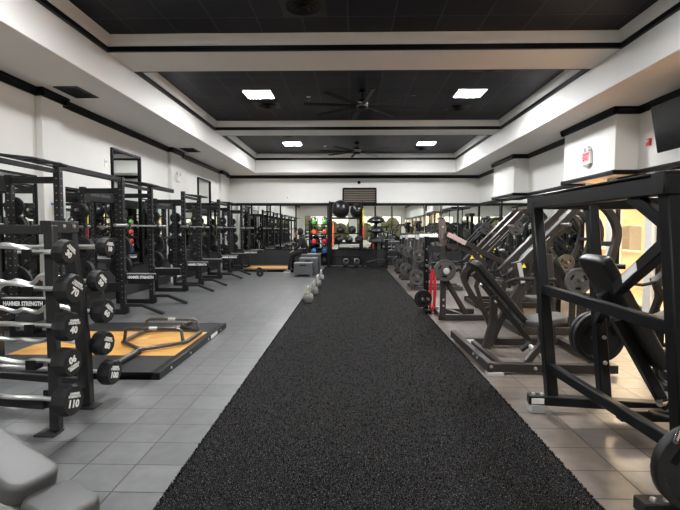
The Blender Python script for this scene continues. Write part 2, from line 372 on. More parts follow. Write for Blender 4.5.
struct('trim_right_crown', t, 'trim'); struct('trim_right_lower', t2, 'trim')
t2 = MB(); crown(t2, (XL, YB), (XR, YB), (0, -1), lp); struct('trim_back_lower', t2, 'trim')
struct('baseboard_back', MB().bx(XL, XR, YB - .03, YB, 0, .65), 'base')
b = MB()
for i in range(0, 7, 2): b.bx(XL, XL + .03, ys[i], ys[i + 1], 0, .65)
for i in range(1, 7, 2): b.bx(XL + .1, XL + .12, ys[i], ys[i + 1], 0, .12)
struct('baseboard_left', b, 'base')
struct('baseboard_right', MB().bx(XR - .03, XR, 11.0, YB, 0, .25), 'base')

# mirrors
def mirror(label, p0, p1, nrm, z0, z1, fw=.03, dep=.03, group=None):
    p0 = V((*p0, 0)); p1 = V((*p1, 0)); nn = V((*nrm, 0)); d = (p1 - p0).normalized()
    t = thing('wall_mirror', label, 'mirror', (p0 + p1) / 2 + V((0, 0, z0)), 0, group)
    a = p0 + nn * dep * .6; b_ = p1 + nn * dep * .6
    g = MB(); o = nn * .006
    vs = [p0 + nn * .002 + V((0, 0, z0)), p1 + nn * .002 + V((0, 0, z0)), p1 + nn * .002 + V((0, 0, z1)), p0 + nn * .002 + V((0, 0, z1))]
    g.add(vs + [v + nn * .012 for v in vs], [(0, 1, 2, 3), (4, 5, 6, 7), (0, 1, 5, 4), (1, 2, 6, 5), (2, 3, 7, 6), (3, 0, 4, 7)])
    g.build('mirror_glass', 'mirror', t, world=True)
    f = MB(); zz = V((0, 0, 1)); c = nn * (dep / 2 + .002)
    for z in (z0 + fw / 2, z1 - fw / 2): f.beam(p0 + c + zz * z, p1 + c + zz * z, dep, fw)
    for p in (p0 + d * fw / 2, p1 - d * fw / 2): f.beam(p + c + zz * z0, p + c + zz * z1, fw if abs(nn.y) > .5 else dep, dep if abs(nn.y) > .5 else fw)
    f.build('mirror_frame', 'trim', t, world=True)
    return t
mirror('wide wall mirror behind the curl bar rack and nearest power rack', (XL, 1.0), (XL, 7.6), (1, 0), .65, 2.38, .035)
mirror('wall mirror just past the first pilaster, before the tall framed mirror', (XL, 8.26), (XL, 10.0), (1, 0), .65, 2.27, .035)
mirror('tall black framed mirror rising above the rack with hex bar platform in front', (XL, 10.03), (XL, 11.4), (1, 0), .65, 3.26, .045, .05)
mirror('wall mirror between the tall framed mirror and the pilaster with emergency light', (XL, 11.43), (XL, 13.18), (1, 0), .65, 2.27, .035)
mirror('wall mirror just past the pilaster with emergency light', (XL, 14.02), (XL, 15.67), (1, 0), .65, 2.55, .035)
mirror('tall black framed mirror nearest the back corner of the side wall', (XL, 15.7), (XL, 17.1), (1, 0), .65, 3.26, .045, .05)
mirror('narrow wall mirror between the far tall mirror and back corner', (XL, 17.13), (XL, 18.28), (1, 0), .65, 2.55, .035)
bm_x = [-5.1, -3.0, -2.34, -.98, .38, 1.02]
bl = ['back wall mirror in the corner above the far wood platform', 'narrow back wall mirror beside the seated person in black', 'back wall mirror behind the plyo boxes and seated person',
      'back wall mirror behind the two exercise balls', 'back wall mirror behind the dome balance trainer stand']
for i in range(5): mirror(bl[i], (bm_x[i], YB), (bm_x[i + 1], YB), (0, -1), .65, 2.55, .03)
for a, b, w in ((1.03, 1.71, 'behind the step rack'), (1.73, 3.09, 'behind the row machines, wide panel reflecting the lit annex'), (3.11, 3.79, 'narrow panel reflecting the lit annex'), (3.81, 4.49, 'narrow panel next to the corner panel'), (4.51, XR - .03, 'in the corner with the side mirrors')):
    mirror('back wall mirror ' + w, (a, YB), (b, YB), (0, -1), .65, 2.55, .025)
for i, (a, b) in enumerate(((11.02, 14.0), (14.0, 17.0), (17.0, YB - .05))):
    mirror(['side wall mirror nearest the lit annex glazing', 'middle panel of the right side wall mirrors', 'side wall mirror in the far right corner'][i], (XR, a), (XR, b), (-1, 0), .25, 2.54, .03)

# glazing to the lit rooms
def glazing(i, bars_v, bars_h, p, ex, fw=.05, dep=.08):
    p = V(p); ex = V(ex); nn = V((ex.y, -ex.x, 0)); w = MB(); a, b = bars_v[0], bars_v[-1]; z0, z1 = bars_h[0], bars_h[-1]
    for z in bars_h: w.beam(p + ex * a + V((0, 0, z)), p + ex * b + V((0, 0, z)), dep, fw)
    for x in bars_v:
        w.box(p + ex * x + V((0, 0, (z0 + z1) / 2)), (fw if ex.x else dep, dep if ex.x else fw, z1 - z0))
    o = struct('window_%d' % i, w, 'trim')
    g = MB().box(p + ex * (a + b) / 2 + V((0, 0, (z0 + z1) / 2)), ((b - a) if ex.x else .008, .008 if ex.x else (b - a), z1 - z0))
    g = g.build('window_pane', 'glass', None); g.parent = o
glazing(1, [-6.95, -4.6, -2.3, 0, 2.3, 4.6, 6.9, 8.52], [.03, 2.55], (XR + .1, 0, 0), (0, 1, 0))
glazing(2, [8.75, 9.85], [.03, 2.55], (XR + .1, 0, 0), (0, 1, 0))
for y in (8.65, 9.97, 5.75, 1.2, -3.5): struct('column', MB().bx(XR - .02, XR + .2, y - .11, y + .11, 0, ZU), 'wall', .005)
# annex to the right
struct('floor_annex', MB().bx(XR + .2, 13.2, -4, 21, -0.1, 0), 'tan')
struct('wall_annex_right', MB().bx(13.0, 13.2, -4, 21, 0, 3.2), 'cream')
struct('wall_annex_end', MB().bx(XR + .2, 13, 20.8, 21, 0, 3.2).bx(XR + .2, 13, -4.2, -4, 0, 3.2), 'cream')
struct('ceiling_annex', MB().bx(XR + .2, 13.2, -4, 21, 3.1, 3.2), 'wall')
struct('wall_annex_low', MB().bx(7.3, 7.45, 9.0, 16.5, 0, .92).bx(7.26, 7.49, 8.96, 16.5, .92, .97), 'cream', .004)
struct('ground_outside', MB().bx(-30, 30, -40, YF - .3, -.2, -.1), 'outside')
hd = MB()
for i in range(40): hd.ball((-20 + i + random.uniform(-.3, .3), -16 + random.uniform(-1, 1), .9 + random.uniform(-.2, .5)), (1.0, 1.0, 1.3 + random.random() * .8), 10, 7)
o = hd.build('hedge', 'outside'); o['kind'] = 'stuff'; tag(o, 'green hedge outside the front windows seen in the mirrors', 'hedge')

# ------------------------------------------------------------------ ceiling fittings
def ceil_light(x, y, lab):
    t = thing('ceiling_light', lab, 'light', (x, y, ZC), 0, 'square ceiling light panels')
    MB().bx(-.29, .29, -.29, .29, -.018, -.006).build('diffuser', 'lamp', t)
    f = MB()
    for s in (-1, 1): f.bx(s * .29, s * .315, -.315, .315, -.022, -.001).bx(-.29, .29, s * .29, s * .315, -.022, -.001)
    f.build('light_frame', 'wplastic', t)
rows = [(-1.8, 'behind the viewpoint over the entrance end'), (4.3, 'in the bay over the near turf'), (10.65, 'in the middle bay by the nearer fan'), (16.7, 'in the farthest bay by the farther fan')]
for y, w in rows:
    for x, s in ((-2.07, 'rack side'), (2.62, 'press machine side')):
        ceil_light(x, y, 'bright square ceiling light panel %s, %s' % (w, s))
def fan(loc, lab):
    t = thing('ceiling_fan', lab, 'ceiling fan', loc, R(8), 'black ceiling fans')
    MB().cyl((0, 0, 0), (0, 0, ZC - loc[2]), .018, seg=10).lathe([(.09, ZC - loc[2] - .07), (.075, ZC - loc[2])], seg=16).build('downrod', 'trim', t)
    MB().lathe([(.05, .13), (.10, .11), (.12, .05), (.12, -.06), (.09, -.10), (.0, -.11)], seg=20).build('motor', 'trim', t)
    MB().lathe([(.125, .04), (.127, .02), (.127, -.02), (.125, -.04)], seg=20).build('motor_band', 'silver', t)
    for i in range(8):
        a = 2 * math.pi * i / 8; q = Matrix.Rotation(a, 3, 'Z') @ Matrix.Rotation(R(14), 3, 'X')
        b = MB(); b.box(q @ V((.69, 0, -.02)), (1.16, .1, .012), q)
        b.build('blade', 'trim', t, .004)
fan((.24, 10.4, 4.22), 'black eight-blade ceiling fan in the middle bay between the light panels')
fan((.2, 16.5, 4.24), 'black eight-blade ceiling fan in the farthest ceiling bay')
def soffit_vent(x, y, lab):
    t = thing('ceiling_vent', lab, 'air vent', (x, y, ZS), 0, 'soffit air vents')
    f = MB()
    for s in (-1, 1): f.bx(s * .17, s * .20, -.32, .32, -.015, -.001).bx(-.17, .17, s * .29, s * .32, -.015, -.001)
    f.build('vent_frame', 'steel_grey', t)
    g = MB()
    for i in range(12):
        y0 = -.27 + i * .049; g.box((0, y0, -.008), (.34, .035, .004), Matrix.Rotation(R(30), 3, 'X'))
    g.build('louvre', 'steel_grey', t)
soffit_vent(-4.6, 7.9, 'dark rectangular air vent in the white soffit, the one nearer the camera')
soffit_vent(-4.64, 13.6, 'small dark air vent in the white soffit above the emergency light')
def diffuser(p, lab):
    t = thing('ceiling_diffuser', lab, 'air diffuser', (p[0], p[1], ZC), 0, 'round ceiling diffusers')
    MB().bx(-.31, .31, -.31, .31, -.006, -.001).build('backing_plate', 'steel_grey', t)
    for i, r in enumerate((.24, .17, .10)): MB().lathe([(r, -.02 - i * .014), (r - .05, -.006), (r - .055, -.008), (r - .004, -.024 - i * .014)], seg=24, closed=True).build('diffuser_ring', 'steel', t)
diffuser((-.66, 6.55), 'dark round ceiling diffuser in the nearest bay')
diffuser((2.6, 8.95), 'dark round ceiling diffuser near the beam by the light over the press machines')
diffuser((-2.05, 11.6), 'dark ceiling diffuser behind the bright panel on the rack side')
diffuser((2.62, 11.9), 'dark ceiling diffuser behind the bright panel on the press machine side')
diffuser((-2.05, 15.2), 'dark ceiling diffuser in the farthest bay, rack side')
diffuser((2.62, 17.8), 'dark ceiling diffuser in the farthest bay, press machine side')
def sprinkler(p, lab):
    t = thing('sprinkler_head', lab, 'sprinkler', (p[0], p[1], ZC), 0)
    MB().cyl((0, 0, -.001), (0, 0, -.06), .014).lathe([(.03, -.075), (.03, -.07), (.0, -.06)], seg=12).build('nozzle', 'chrome', t)
    MB().lathe([(.045, -.012), (.05, -.001)], seg=16).build('escutcheon', 'wplastic', t)
sprinkler((-.98, 10.9), 'white sprinkler head on the dark ceiling beside the nearer fan')
sprinkler((-.95, 17.2), 'small sprinkler head on the dark ceiling in the farthest bay')

# ------------------------------------------------------------------ wall fittings
def emergency(loc, lab, nrm, red=False):
    ex = V((-nrm[1], nrm[0], 0)); nn = V((*nrm, 0)); t = thing('exit_sign' if red else 'emergency_light', lab, 'exit sign' if red else 'emergency light', loc)
    h = .13 if red else .09; w = .16 if red else .13
    def bxo(c, w_, d_, h_): return MB().box(c, (abs(ex.x) * w_ + abs(nn.x) * d_, abs(ex.y) * w_ + abs(nn.y) * d_, h_))
    bxo(nn * .035, 2 * w, .06, 2 * h).build('housing', 'wplastic', t, .006)
    if red:
        bxo(nn * .068 + V((0, 0, .01)), 2 * w - .05, .004, 2 * h - .06).build('face_panel', 'pinkface', t)
        text('lettering', 'EXIT', .20, 'exitred', t, nn * .0715 + V((0, 0, .012)), ex, (0, 0, 1), .001, .66, .011)
        bxo(nn * .05 + V((0, 0, -h - .025)), 2 * w - .1, .05, .04).build('battery_box', 'gplastic', t)
    for s in (-1, 1):
        m = MB(); c = ex * s * (.09) + nn * .06 + V((0, 0, h + .05))
        m.lathe([(.02, -.05), (.05, -.02), (.055, .03), (.048, .035), (.0, .03)], c, (nn + V((0, 0, -.25))), 14).tube([c - nn * .03, c + V((0, 0, -.05)) - nn * .03], .012)
        m.build('lamp_head', 'wplastic', t)
    return t
emergency(PX(589, 158, 4.96), 'red lettered exit sign with twin lamps on the white bulkhead', (-1, 0), True)
emergency(V((XL + .1, 13.62, 2.98)), 'white twin-head emergency light on the second wall pilaster', (1, 0))
def fire_alarm():
    p = PX(650, 142, XR); t = thing('fire_alarm', 'small red fire alarm strobe on the wall beside the television', 'fire alarm', p)
    MB().box((-.02, 0, 0), (.04, .11, .13)).build('housing', 'red', t, .006); MB().box((-.055, 0, .01), (.03, .06, .05)).build('strobe_lens', 'wplastic', t, .006)
fire_alarm()
def tv():
    tl = PX(651, 107, 4.98); bl_ = PX(656, 154, 5.12); w = 1.45; h = tl.z - bl_.z; y1 = (tl.y + bl_.y) / 2
    t = thing('television', 'black flat television mounted high on the wall over the press machines', 'television', ((tl.x + bl_.x) / 2, y1 - w / 2, (tl.z + bl_.z) / 2))
    rot = Matrix.Rotation(math.atan2(tl.x - bl_.x, h), 3, 'Y'); n_ = rot @ V((-1, 0, 0))
    MB().box(-n_ * .03, (.055, w, h), rot).build('casing', 'screen', t, .006)
    MB().box(n_ * .0, (.006, w - .04, h - .06), rot).build('screen', 'screen', t)
    m = MB().box((.16, 0, 0), (.24, .1, .1)); m.box((5.37 - t.location.x, 0, 0), (.03, .4, .4)).build('wall_bracket', 'steel', t)
tv()
def media_box():
    o = MB().box((0, 0, 0), (.25, .4, .06)).build('media_player_box', 'gplastic', None, .005, loc=PX(678, 160, 5.26)); tag(o, 'small grey box on the wall under the television', 'box')
media_box()
def louvre_vent():
    p = P(359.5, 196, YB); t = thing('louvre_vent', 'black framed louvre vent with grey slats high on the back wall', 'vent', (p.x, YB, p.z))
    w, h = 1.38, .64; f = MB()
    for s in (-1, 1): f.bx(s * w / 2 - .03, s * w / 2 + .03, -.05, -.001, -h / 2, h / 2).bx(-w / 2, w / 2, -.05, -.001, s * h / 2 - .03, s * h / 2 + .03)
    f.build('vent_frame', 'trim', t)
    for i in range(6): MB().box((0, -.025, -h / 2 + .09 + i * .092), (w - .06, .03, .062), Matrix.Rotation(R(-25), 3, 'X')).build('slat', 'slat', t)
    MB().bx(-w / 2, w / 2, -.008, -.002, -h / 2, h / 2).build('backing_panel', 'trim', t)
louvre_vent()
def small_wall(u, v, lab, name, cat, Y=YB):
    p = P(u, v, YB); t = thing(name, lab, cat, (p.x, YB, p.z)); return t
t = small_wall(359, 182.5, 'small dark dome camera on the back wall above the louvre vent', 'dome_camera', 'camera')
MB().lathe([(.07, 0.001), (.07, .03), (.05, .035)], axis=(0, -1, 0), seg=16).build('mount', 'steel', t); MB().ball((0, -.04, 0), (.045, .045, .045), 12, 8).build('dome', 'screen', t)
t = small_wall(288, 197, 'small white motion sensor on the white back wall', 'motion_sensor', 'sensor')
MB().box((0, -.03, 0), (.08, .055, .11)).build('housing', 'wplastic', t, .01); MB().ball((0, -.06, -.02), (.03, .012, .03), 10, 6).build('lens', 'gplastic', t)
def plate_wall(p, lab):
    t = thing('wall_thermostat', lab, 'thermostat', p); MB().box((.012, 0, 0), (.022, .09, .16)).build('cover', 'wplastic', t, .005); MB().box((.025, 0, .03), (.004, .05, .04)).build('display', 'gplastic', t)
plate_wall(PX(105, 163, XL), 'small white thermostat plate on the wall beside the tall mirror')
p = PX(54.5, 210, XL + .1); t = thing('wall_notice', 'small paper notice with blue header on the first wall pilaster', 'notice', p)
MB().box((.004, 0, 0), (.004, .13, .18)).build('paper', mat('buff_paper', (.62, .55, .38), .7), t); MB().box((.006, .0, .10), (.004, .2, .04)).build('header', 'blue', t)

# ------------------------------------------------------------------ turf
def turf():
    x0, x1, y0, y1 = -1.04, 1.345, -1.0, 19.2; m = MB().bx(x0, x1, y0, y1, 0, .014)
    rnd = random.Random(4); vs = []; fs = []
    def blade(x, y, h):
        a = rnd.uniform(0, 6.28); w = .0035; dx, dy = math.cos(a) * w, math.sin(a) * w; lx, ly = rnd.uniform(-.012, .012), rnd.uniform(-.012, .012)
        o = len(vs); vs.extend([(x - dx, y - dy, .012), (x + dx, y + dy, .012), (x + lx, y + ly, .014 + h)]); fs.append((o, o + 1, o + 2))
    for i in range(90000):
        y = 1.7 + 16 * rnd.random() ** 2.3; blade(rnd.uniform(x0, x1), y, rnd.uniform(.006, .016))
    for i in range(9000):
        y = 1.7 + 9 * rnd.random() ** 1.6; x = rnd.choice((x0, x1)) + rnd.uniform(-.008, .008); blade(x, y, rnd.uniform(.004, .014))
    me = bpy.data.meshes.new('turf_strip')
    b = [tuple(v) for v in m.v]; o = len(b)
    me.from_pydata(b + vs, [], m.f + [tuple(o + i for i in f) for f in fs]); me.materials.append(M['turf']); me.update()
    ob = bpy.data.objects.new('turf_strip', me); COL.objects.link(ob); tag(ob, 'long black speckled turf strip running down the middle of the floor', 'turf')
turf()

# ------------------------------------------------------------------ weight plates
def plate_mesh(name, r, th, m, hub='bolt', slots=True):
    b = MB(); rr = r
    prof = [(.027, -th * .35), (.06, -th * .5), (.065, -th * .28), (rr * .80, -th * .2), (rr * .84, -th * .5), (rr * .97, -th * .5), (rr, -th * .35), (rr, th * .35), (rr * .97, th * .5), (rr * .84, th * .5), (rr * .80, th * .2), (.065, th * .28), (.06, th * .5), (.027, th * .35)]
    b.lathe(prof, axis=(0, 1, 0), seg=30, closed=True)
    if slots:
        for i in range(3):
            a = i * 2.094 + .5
            for s in (-1, 1):
                c = V((math.cos(a) * rr * .55, s * th * .24, math.sin(a) * rr * .55)); q = Matrix.Rotation(-a, 3, 'Y')
                b.box(c, (rr * .16, th * .08, rr * .42), q, mi=1)
    return b.build(name, [m, 'trim'])
_pl = {}
def plate(loc, r, label, th=.045, m='plate', axis='Y', group=None, tilt=0.0):
    key = (r, th, m)
    if key not in _pl:
        o = plate_mesh('weight_plate', r, th, m); _pl[key] = o
    else:
        o = _pl[key].copy(); COL.objects.link(o)
    o.location = loc; o.rotation_euler = (0, tilt, R(90) if axis == 'X' else 0)
    return tag(o, label, 'weight plate', group)

# ------------------------------------------------------------------ barbells
def barbell(loc, label, length=2.15, m='bar', axis='Y', grip=.014):
    t = thing('barbell', label, 'barbell', loc, 0 if axis == 'Y' else R(-90))
    h = length / 2
    MB().cyl((0, -h + .40, 0), (0, h - .40, 0), grip, seg=10).build('shaft', m, t)
    for s in (-1, 1):
        MB().cyl((0, s * (h - .41), 0), (0, s * h, 0), .025, seg=12).lathe([(.026, 0), (.038, .004), (.038, .028), (.026, .032)], (0, s * (h - .42), 0), (0, s, 0), 14).build('sleeve', m, t)
    return t

# ------------------------------------------------------------------ power racks
def dots(mb, c0, nrm, z0, z1, step=.1, s=.011):
    nn = V(nrm); side = nn.cross(V((0, 0, 1))); z = z0
    while z < z1:
        c = V(c0) + V((0, 0, z)) + nn * .0012
        mb.add([c + side * s * a + V((0, 0, b * s)) for a, b in ((-1, -.6), (1, -.6), (1, .6), (-1, .6))] , [(0, 1, 2, 3)], 1); z += step
def make_rack():
    t = thing('power_rack', 'x', 'power rack', (0, 0, 0), 0, 'power racks along the mirrored wall')
    w = .045
    for y in (-.6, .6):
        b = MB().box((0, y, 1.21), (.085, .085, 2.42))
        for nr in ((1, 0, 0), (0, -1, 0)): dots(b, V((0, y, 0)) + V(nr) * .0425, nr, .3, 2.4)
        b.build('upright', ['racksteel', 'dot'], t)
        b = MB().box((-.68, y, 1.125), (.085, .085, 2.25))
        for nr in ((1, 0, 0), (0, -1, 0)): dots(b, V((-.68, y, 0)) + V(nr) * .0425, nr, .3, 2.2)
        b.build('upright', ['racksteel', 'dot'], t)
        MB().box((-.34, y, 2.18), (.60, .06, .09)).build('side_beam', 'racksteel', t, .006)
        sc = MB().box((-.34, y, .48), (.60, .05, .16)).build('side_crossmember', 'racksteel', t, .006)
        MB().box((-.36, y, .045), (.66, .085, .09)).build('base_rail', 'racksteel', t, .006)
        MB().path([(0.03, y, .16), (.34, y, .16), (.72, y, .012)], .08, .055).build('foot', 'steel_grey', t, .005)
        MB().box((.06, y, .10), (.06, .075, .16)).build('gusset', 'racksteel', t)
        s = 1 if y > 0 else -1
        for z in (.78, 1.18, 1.55, 1.84):
            MB().cyl((-.68, y + s * .04, z), (-.68, y + s * .24, z), .024, seg=10).build('plate_horn', 'bar', t)
        j = MB().box((.055, y, 1.585), (.05, .05, .14)).box((.105, y, 1.545), (.09, .05, .03)).box((.145, y, 1.585), (.02, .05, .09)).build('bar_hook', 'steel_grey', t, .005)
        MB().box((.08, y, 1.563), (.05, .052, .01)).build('liner', 'white', j)
        sa = MB().box((.32, y, .66), (.54, .06, .11)).box((.055, y, .66), (.03, .10, .22)).build('safety_arm', 'racksteel', t, .006)
        MB().box((.33, y, .722), (.50, .05, .014)).build('liner', 'gplastic', sa)
        MB().box((.33, y + s * .032, .66), (.49, .006, .09)).build('sign_panel', 'trim', sa)
        text('lettering', 'HAMMER STRENGTH', .068, 'white', sa, (.33, y + s * .036, .66), (-s, 0, 0), (0, 0, 1), .0008, .72, .003)
    rp = MB().prism([(-.56, .0), (.56, .0), (.5, .2), (-.5, .2)], (-.72, 0, 2.03), (0, 1, 0), (0, 0, 1), (.035, 0, 0)).build('rear_panel', 'steel_grey', t, .004)
    text('lettering', 'HAMMER STRENGTH', .075, 'dot', rp, (-.681, 0, 2.13), (0, 1, 0), (0, 0, 1), .0008)
    MB().box((-.68, 0, .30), (.06, 1.12, .08)).build('rear_crossmember', 'racksteel', t, .006)
    MB().box((-.68, 0, 1.30), (.06, 1.12, .06)).build('rear_crossmember', 'racksteel', t, .006)
    pb = MB().tube([(.0, -.56, 2.36), (.0, .56, 2.36)], .018)
    pb.build('pull_up_bar', 'racksteel', t)
    g = MB()
    for s in (-1, 1):
        g.tube([(.0, s * .5, 2.36), (.30, s * .34, 2.34), (.32, s * .16, 2.34), (.0, s * .08, 2.36)], .015)
    g.tube([(.31, -.3, 2.34), (.31, .3, 2.34)], .015)
    g.build('multi_grip', 'racksteel', t)
    MB().box((-.02, 0, 2.30), (.05, 1.12, .06)).build('top_crossmember', 'racksteel', t, .006)
    return t
RX = -4.04
rack_y = [5.83, 8.81, 11.87, 14.88, 17.9]
rack_w = ['the nearest power rack', 'the rack behind the hex bar', 'the third power rack', 'the fourth power rack', 'the farthest power rack']
rlabs = ['black power rack nearest the camera, behind the curl bar rack', 'black power rack just past the hex bar platform, with a barbell racked',
         'black power rack third along the mirrored wall, beside the emergency light pilaster', 'black power rack fourth along the mirrored wall, by the far tall mirror', 'black power rack at the far corner facing the far wood platform']
rk = make_rack(); racks = [rk]
rk.location = (RX, rack_y[0], 0); rk['label'] = rlabs[0]
for i in range(1, 5): racks.append(dup(rk, (RX, rack_y[i], 0), label=rlabs[i]))
for o in list(racks[0].children) + list(racks[4].children):           # its floor feet end at the platform's edge
    if o.name.split('.')[0] in ('foot', 'gusset'): bpy.data.objects.remove(o)
for i, (a, b) in enumerate(((6.47, 8.17), (9.45, 10.62))):
    MB().beam((0.0, a - rack_y[i], 2.37), (0.0, b - rack_y[i], 2.37), .06, .085).build('bridge_beam', 'steel', racks[i], .006)
hw = ['low', 'lower middle', 'upper middle', 'top']
for i, y in enumerate(rack_y):
    for s in (-1, 1):
        for h, (z, r) in enumerate(((.78, .225), (1.18, .225), (1.55, .17), (1.84, .14))):
            if (i * 7 + h * 3 + (s > 0)) % 9 == 4: continue
            for k in range(2 if (i + h) % 3 else 1):
                plate((RX - .68, y + s * (.6 + .075 + .052 * k), z - .024 + (.002)), r, '%s plate on %s horn, %s side of %s' % ('inner' if k == 0 else 'outer', hw[h], 'near' if s < 0 else 'far', rack_w[i]), group='plates stored on the racks')
for i, (y, lab) in enumerate(((8.81, 'steel barbell resting on the hooks of the rack past the hex bar platform'), (11.87, 'steel barbell resting on the hooks of the third rack'), (14.88, 'steel barbell resting on the hooks of the fourth rack'), (17.9, 'steel barbell resting on the hooks of the farthest rack'))):
    barbell((RX + .10, y, 1.574), lab, 2.1)
# ------------------------------------------------------------------ lifting platforms
def platform(x0, x1, yc, lab, group='wood inlaid lifting platforms', z=.075):
    t = thing('lifting_platform', lab, 'lifting platform', ((x0 + x1) / 2, yc, 0), 0, group)
    hx = (x1 - x0) / 2; hy = 1.25; wy = .62
    MB().bx(-hx, hx - .09, -wy, wy, .02, z).build('wood_deck', 'wood', t)
    for s in (-1, 1): MB().bx(-hx, hx - .09, s * wy, s * (hy - .03), .02, z).build('rubber_deck', 'rubber', t)
    f = MB().bx(hx - .09, hx, -hy, hy, 0, z + .002)
    for s in (-1, 1): f.bx(-hx, hx - .09, s * (hy - .03), s * hy, 0, z + .002)
    f.build('edge_frame', 'steel', t, .004)
    for y in (-.95, -.35, .35, .95):
        MB().lathe([(.014, 0), (.012, .006), (0, .007)], (hx, y, z * .5), (1, 0, 0), 10).build('bolt', 'bolt', t)
    for x in (-hx + .9, -hx + 1.6, ): MB().lathe([(.014, 0), (.012, .006), (0, .007)], (x, -hy, z * .5), (0, -1, 0), 10).build('bolt', 'bolt', t)
    MB().box((hx + .001, .62, z * .5), (.004, .3, .05)).build('label', 'white', t)
    return t
platform(-3.92, -1.905, 5.83, 'black edged lifting platform with oak inlay holding the hex bar')
platform(-3.92, -2.0, 17.9, 'black edged lifting platform with oak inlay at the far corner')
def hex_bar():
    z = .075 + .04; c = V((-2.43, 5.98, z)); t = thing('hex_trap_bar', 'dark steel hex trap bar lying on the oak platform', 'hex bar', c)
    hx, hy, hm = .395, .66, .30
    r = MB(); ring = [(0, -hy, 0), (hx, -hm, 0), (hx, hm, 0), (0, hy, 0), (-hx, hm, 0), (-hx, -hm, 0)]
    pts = []
    for i in range(6):
        a = V(ring[i]); b = V(ring[(i + 1) % 6]); 
        pts += [a.lerp(b, .06), a.lerp(b, .5), a.lerp(b, .94)]
    r.tube(pts, .025, 10, closed=True); r.build('hex_frame', 'dbar', t)
    for s in (-1, 1):
        MB().cyl((0, s * hy, 0), (0, s * 1.2, 0), .029, seg=12).lathe([(.026, 0), (.04, .004), (.04, .03), (.026, .034)], (0, s * (hy + .06), 0), (0, s, 0), 14).build('sleeve', 'dbar', t)
        h = MB().tube([(-hx + .03, s * .30, 0), (-hx + .05, s * .30, .15), (-hx + .1, s * .30, .17), (hx - .1, s * .30, .17), (hx - .05, s * .30, .15), (hx - .03, s * .30, 0)], .021, 10)
        h.build('handle', 'dbar', t)
    for s in (-1, 1):
        MB().cyl((-.05, s * .30, .17), (.05, s * .30, .17), .0235).build('handle_label', 'silver', t)
hex_bar()
def floor_bar():
    loc = F(260, 277); t = thing('loaded_curl_bar', 'short bar with small black plates on the floor before the far platform', 'barbell', loc, R(12))
    MB().tube([(0, -.05, .115), (0, .2, .115), (.03, .4, .115), (-.03, .6, .115), (0, .8, .115), (0, 1.15, .115)], .013, 8, 3).build('shaft', 'bar', t)
    for y in (.06, 1.0): MB().lathe([(.02, -.03), (.115, -.03), (.115, .03), (.02, .03)], (0, y, .115), (0, 1, 0), 20).build('end_plate', 'plate', t)
floor_bar()

# ------------------------------------------------------------------ curl bar rack
RKX = -2.235
BAR_TURN = -8.0
def curl_rack():
    t = thing('curl_bar_rack', 'black A-frame rack holding ten fixed curl bars', 'barbell rack', (RKX - .65, 3.68, 0))
    def w(x, y, z): return V((x, y, z))
    for x in (RKX, RKX - 1.3):
        sh = 0.0 if x > RKX - 1 else .18
        n0 = len(t.children)
        MB().beam((x + .07, 3.34, .03), (x + .07, 3.34, 1.53), .065, .07, (1, 0, 0)).build('post', 'steel_grey', t, .006, world=True)
        MB().path([(x, 3.86, .03), (x, 3.84, .5), (x, 3.67, 1.50)], .075, .10, (1, 0, 0)).build('post', 'steel_grey', t, .006, world=True)
        MB().beam((x + .055, 3.31, 1.52), (x + .02, 3.71, 1.52), .085, .09).build('head_bracket', 'steel_grey', t, .006, world=True)
        for y in (3.33, 3.86): MB().box((x + .02, y, .008), (.15, .13, .016)).build('foot_plate', 'steel_grey', t, .003, world=True)
        bo = MB()
        for y, z in ((3.37, 1.525), (3.48, 1.525), (3.61, 1.525)): bo.lathe([(.016, 0), (.014, .012), (0, .014)], (x + .078, y, z), (1, 0, 0), 10)
        for z in (.32, .58, .84, 1.1, 1.36): bo.lathe([(.013, 0), (.012, .010), (0, .012)], (x + .103, 3.34, z), (1, 0, 0), 8)
        bo.build('bolts', 'bolt', t, world=True)
        for i, z in enumerate(NEAR_Z):
            MB().box((x + .0, 3.225, z - .035), (.07, .09, .03)).box((x, 3.185, z - .01), (.07, .015, .06)).build('saddle', 'steel', t, .003, world=True)
        for (y, z) in FAR_YZ:
            MB().box((x + .0, y - .03, z - .035), (.07, .10, .03)).box((x, y + .04, z - .01), (.07, .015, .06)).build('saddle', 'steel', t, .003, world=True)
        for ch in t.children[n0:]: ch.location.y += sh
    MB().beam((RKX - 1.3, 3.50, 1.50), (RKX, 3.40, 1.50), .06, .07).build('top_rail', 'steel_grey', t, .006, world=True)
    MB().beam((RKX - 1.3, 3.54, .22), (RKX, 3.34, .22), .06, .07).build('bottom_rail', 'steel_grey', t, .006, world=True)
    MB().beam((RKX - 1.3, 4.10, .22), (RKX, 3.86, .22), .05, .06).build('bottom_rail', 'steel_grey', t, .006, world=True)
    for x, sh in ((RKX, 0), (RKX - 1.3, .18)): MB().beam((x, 3.33, .22), (x, 3.86, .22), .05, .06).build('side_rail', 'steel_grey', t, .006, world=True)
near_px = [(64, 252, .085, '30'), (69, 289, .105, '70'), (67, 326.5, .10, '40'), (66, 362, .10, '90'), (67, 400, .108, '110')]
far_px = [(105, 247, .075, '10'), (97, 281, .09, '50'), (102, 311, .10, '60'), (102, 343, .10, '80'), (109, 372, .105, '100')]
NEAR_Y = 3.225
FARY = [3.75, 3.82, 3.89, 3.93, 3.98]
NEAR_Z = [P(u, v, NEAR_Y).z for u, v, r, s in near_px]
FAR_YZ = [(y, P(u, v, y).z) for (u, v, r, s), y in zip(far_px, FARY)]
curl_rack()
